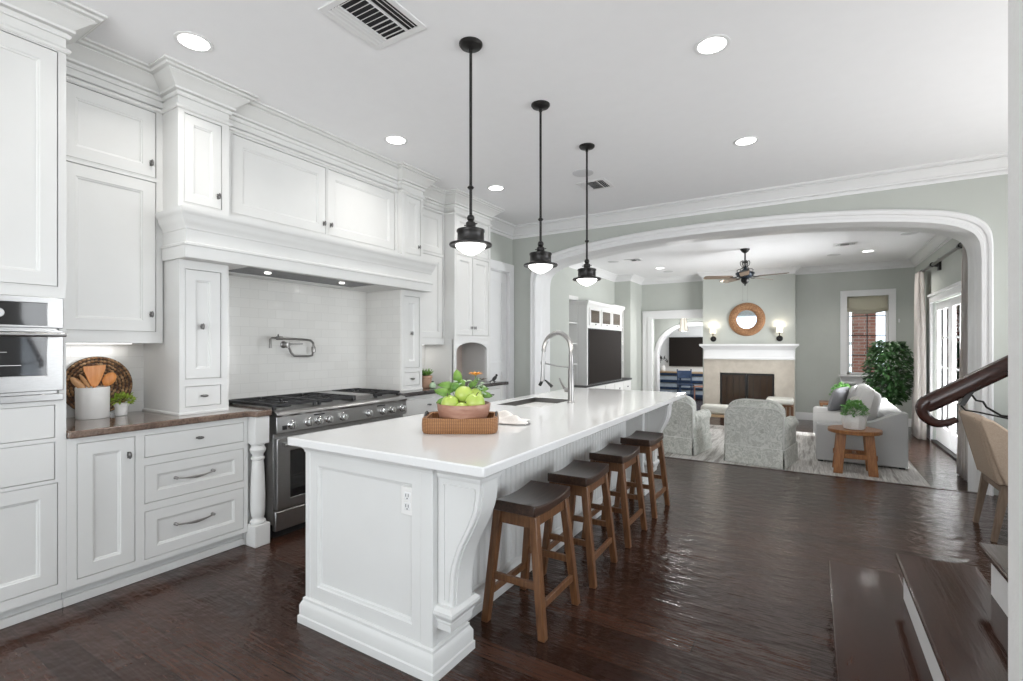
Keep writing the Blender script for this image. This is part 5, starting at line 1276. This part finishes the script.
for k in range(5):
    a = radians(-13+72*k); ca, sa = cos(a), sin(a)
    bl = MB()
    pts = [(.20, -.045), (.24, -.065), (.62, -.075), (.66, -.06), (.67, 0), (.66, .06), (.62, .075), (.24, .065), (.20, .045)]
    bl.prism(pts, 'z', -.004, .004).move(lambda x, y, z: (x*ca-y*sa, x*sa+y*ca, z-.475+y*.21))
    b_ = bl.build('blade', M['greywood'], t)
    MB().tube([(.11*ca, .11*sa, -.465), (.17*ca, .17*sa, -.485), (.24*ca, .24*sa, -.478)], .010, 6).build('blade_arm', M['bronze'], b_)
for dx in (-.035, .04): MB().tube([(dx, 0, -.58), (dx, 0, -.86)], .0022, 5).ball((dx, 0, -.87), .008, 8, 6).build('pull_chain', M['nickel'], t)

# built-in media cabinet in the left recess
t = thing('media_cabinet', 'white built-in media cabinet with shelves and glass-front doors', 'cabinet', (-3.7, 9.4, LF))
bc = MB().box(-3.945, -3.56, 7.76, 11.11, LF+.08, .60).box(-3.945, -3.60, 7.76, 11.11, LF, LF+.08)
bc.build('base', M['cab'], t)
MB().box(-3.945, -3.53, 7.755, 11.115, .605, .645).build('worktop', M['black'], t, bevel=.004)
for k in range(6):
    a = 7.80+k*.548
    d = shaker(a, a+.53, .36, .58, -3.5605+.02, .03, flat=True).build('drawer', M['cab'], t, smooth=0); MB().ball((-3.525, a+.265, .47), .014, 10, 8).build('knob', M['bronze'], d)
    d = shaker(a, a+.53, LF+.11, .34, -3.5605+.02, .06).build('door', M['cab'], t, smooth=0); MB().ball((-3.525, a+.48, .26), .014, 10, 8).build('knob', M['bronze'], d)
CY0, CY1 = 8.45, 10.40
MB().holed(CY0, CY1, .646, 2.14, [(CY0+.05, CY1-.05, .648, 1.71)], -3.56, -3.53, 'x').box(-3.945, -3.5605, CY0, CY0+.03, .646, 2.10).box(-3.945, -3.5605, CY1-.03, CY1, .646, 2.10).box(-3.944, -3.561, CY0+.031, CY1-.031, 1.71, 2.139).build('centre_case', M['cab'], t, bevel=.003)
MB().sweep([(0, 2.10), (.006, 2.10), (.01, 2.13), (.03, 2.16), (.05, 2.19), (.055, 2.215), (0, 2.215)], [(-3.945, CY0), (-3.53, CY0), (-3.53, CY1), (-3.945, CY1)]).box(-3.945, -3.53, CY0, CY1, 2.10, 2.214).build('crown_molding', M['cab'], t, smooth=25)
for k in range(3):
    a = CY0+.10+k*.60
    f = MB().holed(a, a+.55, 1.76, 2.09, [(a+.055, a+.495, 1.815, 2.05)], -3.531, -3.512, 'x').build('glass_front_door', M['cab'], t, bevel=.003)
    MB().box(-3.528, -3.520, a+.055, a+.495, 1.815, 2.05).build('pane', M['cabglass'], f, smooth=0); MB().ball((-3.505, a+.275, 1.785), .013, 10, 8).build('knob', M['bronze'], f)
for a, b in ((7.765, CY0), (CY1, 11.105)):
    MB().box(-3.945, -3.93, a, b, .646, 2.24).box(-3.93, -3.72, a, a+.02, .646, 2.24).box(-3.93, -3.72, b-.02, b, .646, 2.24).box(-3.945, -3.70, a, b, 2.22, 2.29).build('bookcase', M['cab'], t, bevel=.002)
    for z in (1.04, 1.42, 1.80): MB().box(-3.93, -3.72, a+.02, b-.02, z-.012, z+.012).build('shelf', M['cab'], t, bevel=.002)
t = thing('television', 'large black flat television set in the white media cabinet', 'television', (-3.53, 9.4, .65))
MB().box(-3.58, -3.515, CY0+.055, CY1-.055, .652, 1.705).build('case', M['black'], t, bevel=.004)
MB().box(-3.516, -3.513, CY0+.07, CY1-.07, .675, 1.69).build('screen', M['tvglass'], t, smooth=0)
t = thing('wire_ornament', 'black looped wire ornament on the upper bookcase shelf', 'ornament', (-3.82, 8.06, 1.433))
MB().tube([(-3.82+.01*sin(3*a), 8.06+.055*sin(a), 1.53+.075*cos(a)) for a in [2*pi*i/24 for i in range(25)]], .008, 6).build('ring', M['black'], t)
MB().tube([(-3.82, 8.06, 1.433), (-3.82, 8.06, 1.46)], .010, 8).lathe([(.04, 1.433), (.04, 1.441), (.01, 1.445)], (-3.82, 8.06, 0), 16).build('stand', M['black'], t)
t = thing('branch_ornament', 'black branching ornament on the middle bookcase shelf', 'ornament', (-3.82, 8.15, 1.053))
mb = MB().lathe([(.05, 1.053), (.05, 1.063), (.012, 1.07)], (-3.82, 8.15, 0), 16)
mb.build('stand', M['black'], t); mb = MB()
for k in range(7):
    a = k*2.4; h = 1.12+.03*k; mb.tube([(-3.82, 8.15, 1.06), (-3.82, 8.15, h), (-3.82+.03*cos(a), 8.15+.07*sin(a), h+.05)], .006, 5).ball((-3.82+.03*cos(a), 8.15+.07*sin(a), h+.05), .016, 8, 6)
mb.build('branch', M['black'], t)
# curtains and rod over the garden doors
t = thing('curtain_rod', 'dark curtain rod on brackets above the garden doors', 'curtain rod', (1.58, 9.4, 2.65))
MB().tube([(1.58, 7.55, 2.62), (1.58, 11.05, 2.62)], .023, 12).build('rod', M['pewter'], t)
for y in (7.52, 11.08): MB().ball((1.58, y, 2.62), .034, 14, 10).build('finial', M['bronze'], t)
for y in (8.12, 9.80):
    MB().box(1.645, 1.681, y-.045, y+.045, 2.53, 2.71).tube([(1.66, y, 2.62), (1.58, y, 2.62)], [.045, .024], 10).tube([(1.58, y-.04, 2.62), (1.58, y+.04, 2.62)], .036, 10).build('bracket', M['bronze'], t)
def curtain(y0, y1, x, label):
    n = 40
    t = thing('curtain', label, 'curtain', (x, (y0+y1)/2, LF), 'linen curtain panels')
    def f(u, v):
        a = 2*pi*u*6; s = .35+.65*(1-v)
        y = y0+(y1-y0)*(.5+(u-.5)*(.55+.45*(1-v)))
        return (x+.055*sin(a)*(.5+.5*(1-v)**.6)+.012*sin(3.1*a+v*4), y+.015*cos(2*a), LF+.012+(2.60-LF)*v)
    MB().grid(f, 90, 12).build('panel', M['curtain'], t, solid=.004, smooth=180)
    for k in range(7):
        y = y0+(y1-y0)*(.5+((k+.5)/7-.5)*.55)
        MB().lathe([(.024, -.004), (.028, 0), (.024, .004), (.021, 0)], (1.58, y, 2.62), 14, 'y').build('ring', M['bronze'], t)
curtain(10.36, 10.98, 1.55, 'linen curtain panel hanging at the far end of the rod')
curtain(7.20, 7.86, 1.55, 'linen curtain panel hanging at the near end of the rod, by the arch')
t = thing('roman_shade', 'taupe roman shade gathered at the top of the far window', 'window shade', (.945, 11.98, 2.1))
def shade(u, v):
    sag = .055*(1-(2*u-1)**2); z = 2.365-(.29+sag)*v
    return (.612+.666*u, 12.0-.015-.05*max(0, v-.72)/.28*sin(pi*min(1, max(0, v-.70)/.30)*1.0)-.018*abs(sin(v*pi*3))*max(0, v-.5), z)
MB().grid(shade, 20, 24).move(lambda x, y, z: (x, y+.05, z)).build('fabric', M['shade'], t, solid=.006, smooth=80)
fo = MB()
for j in range(3):
    fo.tube([(.615+.66*i/12, 12.02-.008*j, 2.09+.025*j-.055*(1-(2*i/12-1)**2)) for i in range(13)], .014, 8)
fo.build('fold', M['shade'], t, smooth=80)
tag(MB().box(1.43, 1.455, 11.985, 12.0, 1.83, 1.90).build('wall_thermostat', M['trim'], bevel=.003), 'small white wall sensor between window and curtain', 'sensor')
# outside the far window
t = thing('brick_column', 'red brick column standing outside the far window', 'brick column', (.83, 13.6, -.6))
MB().box(.79, 1.21, 13.4, 13.82, -.6, 3.4).build('shaft', M['brick'], t, smooth=0)
MB().box(.75, 1.25, 13.36, 13.86, -.6, -.35).build('plinth', M['brick'], t, smooth=0)
t = thing('garden_shrub', 'green shrub with pale flowers outside the far window', 'shrub', (1.3, 14.6, -.6))
foliage(1.35, 14.7, .35, .75, .55, 700, .11, .06, 21).build('foliage', M['leaff'], t)
MB().tube([(1.35, 14.7, -.6), (1.35, 14.7, .5)], .04, 6).build('stem', M['bark'], t)
t = thing('garden_fence', 'pale horizontal rail fence outside the far window', 'fence', (.6, 16.5, -.6))
for z in (.2, .8, 1.4): MB().box(-1.0, 4.0, 16.5, 16.54, z, z+.10).build('rail', M['trim'], t)
for x in (-.9, .6, 2.1, 3.6): MB().box(x, x+.1, 16.54, 16.64, -.6, 1.7).build('post', M['trim'], t)

# ------------------------------------------------------------------ study seen through the doorway
t = thing('television', 'black flat television on the white wall of the far study', 'television', (-3.03, 15.56, 1.2))
MB().box(-3.77, -2.28, 15.53, 15.598, .755, 1.65).build('case', M['black'], t, bevel=.004)
MB().box(-3.755, -2.295, 15.527, 15.531, .775, 1.635).build('screen', M['tvglass'], t, smooth=0)
t = thing('dresser', 'navy dresser with pale blue drawers under the study television', 'dresser', (-3.1, 15.3, LF))
MB().holed(-4.05, -1.9, LF+.06, .57, [(-4.0+.69*k, -4.0+.69*k+.64, z, z+.15) for k in range(3) for z in (-.05, .145, .36)], 15.08, 15.12, 'y').box(-4.05, -1.9, 15.12, 15.58, LF+.06, .57).box(-4.0, -1.95, 15.15, 15.55, LF, LF+.06).build('body', M['blue'], t, smooth=0)
MB().box(-4.08, -1.87, 15.06, 15.59, .57, .605).build('top', M['bleached'], t, bevel=.004)
for k in range(3):
    for z in (-.05, .145, .36):
        a = -4.0+.69*k; d = MB().box(a+.005, a+.635, 15.085, 15.12, z+.005, z+.115).build('drawer', M['bluepale'], t, bevel=.004)
        MB().box(a+.005, a+.635, 15.075, 15.09, z+.118, z+.132).build('pull', M['nickel'], d)
t = thing('vase_of_branches', 'white vase of dark branches on the study dresser', 'vase', (-3.90, 15.3, .606))
MB().lathe([(.05, .606), (.085, .64), (.09, .72), (.055, .78), (.06, .80), (.05, .79), (0, .75)], (-3.90, 15.3, 0), 20).build('vase', M['ceramic'], t)
foliage(-3.90, 15.3, .90, .16, .16, 60, .07, .04, 31).build('foliage', M['black'], t)
def simple_chair(name, label, x, y, m, rz):
    t = thing(name, label, 'chair', (x, y, LF), None, rz)
    for a in (-.18, .18):
        MB().tube([(a, -.18, 0), (a, -.17, .45)], .018, 8).build('leg', m, t); MB().tube([(a, .20, 0), (a, .17, .45), (a*1.05, .25, .88)], .018, 8).build('leg', m, t)
    MB().box(-.21, .21, -.20, .20, .44, .475).build('seat', m, t, bevel=.01)
    MB().box(-.20, .20, .215, .24, .62, .84).move(lambda a, b, c: (a, b+(c-.7)*.15, c)).build('backrest', m, t, bevel=.01)
simple_chair('study_chair', 'navy blue chair in front of the study dresser', -3.05, 14.45, M['blue'], radians(20))
simple_chair('study_chair', 'rust coloured wooden chair in front of the study dresser', -2.45, 13.95, M['rust'], radians(-30))
t = thing('lantern_pendant', 'small lit glass lantern hanging beyond the doorway', 'pendant light', (-2.74, 12.75, LCEIL))
lx, ly = -2.74, 12.75
MB().tube([(lx, ly, LCEIL), (lx, ly, 2.17)], .006, 6).lathe([(.05, LCEIL), (.05, LCEIL-.02), (.008, LCEIL-.03)], (lx, ly, 0), 16).build('chain', M['nickel'], t)
MB().lathe([(.065, 2.06), (.098, 1.76), (.0, 1.755)], (lx, ly, 0), 8).lathe([(.066, 2.06), (.0, 2.07)], (lx, ly, 0), 8).build('glass', M['lantern'], t, smooth=0)
fr = MB()
for k in range(6):
    a = pi/3*k; fr.tube([(lx+.02*cos(a), ly+.02*sin(a), 2.17), (lx+.072*cos(a), ly+.072*sin(a), 2.06), (lx+.115*cos(a), ly+.115*sin(a), 1.75)], .006, 5)
fr.lathe([(.115, 1.74), (.122, 1.745), (.122, 1.757), (.10, 1.757)], (lx, ly, 0), 16); fr.build('frame', M['nickel'], t)
l = bpy.data.lights.new('lantern_lamp', 'POINT'); l.energy = 40; l.shadow_soft_size = .12
o = bpy.data.objects.new('lantern_lamp', l); COL.objects.link(o); o.location = (lx, ly, 1.62)
area_light('added_fill_study', (-1.45, 14.6, 1.4), (radians(90), 0, radians(90)), 1.4, 1.6, 45, (.95, .98, 1.0))  # unseen fill light added against the solid study wall
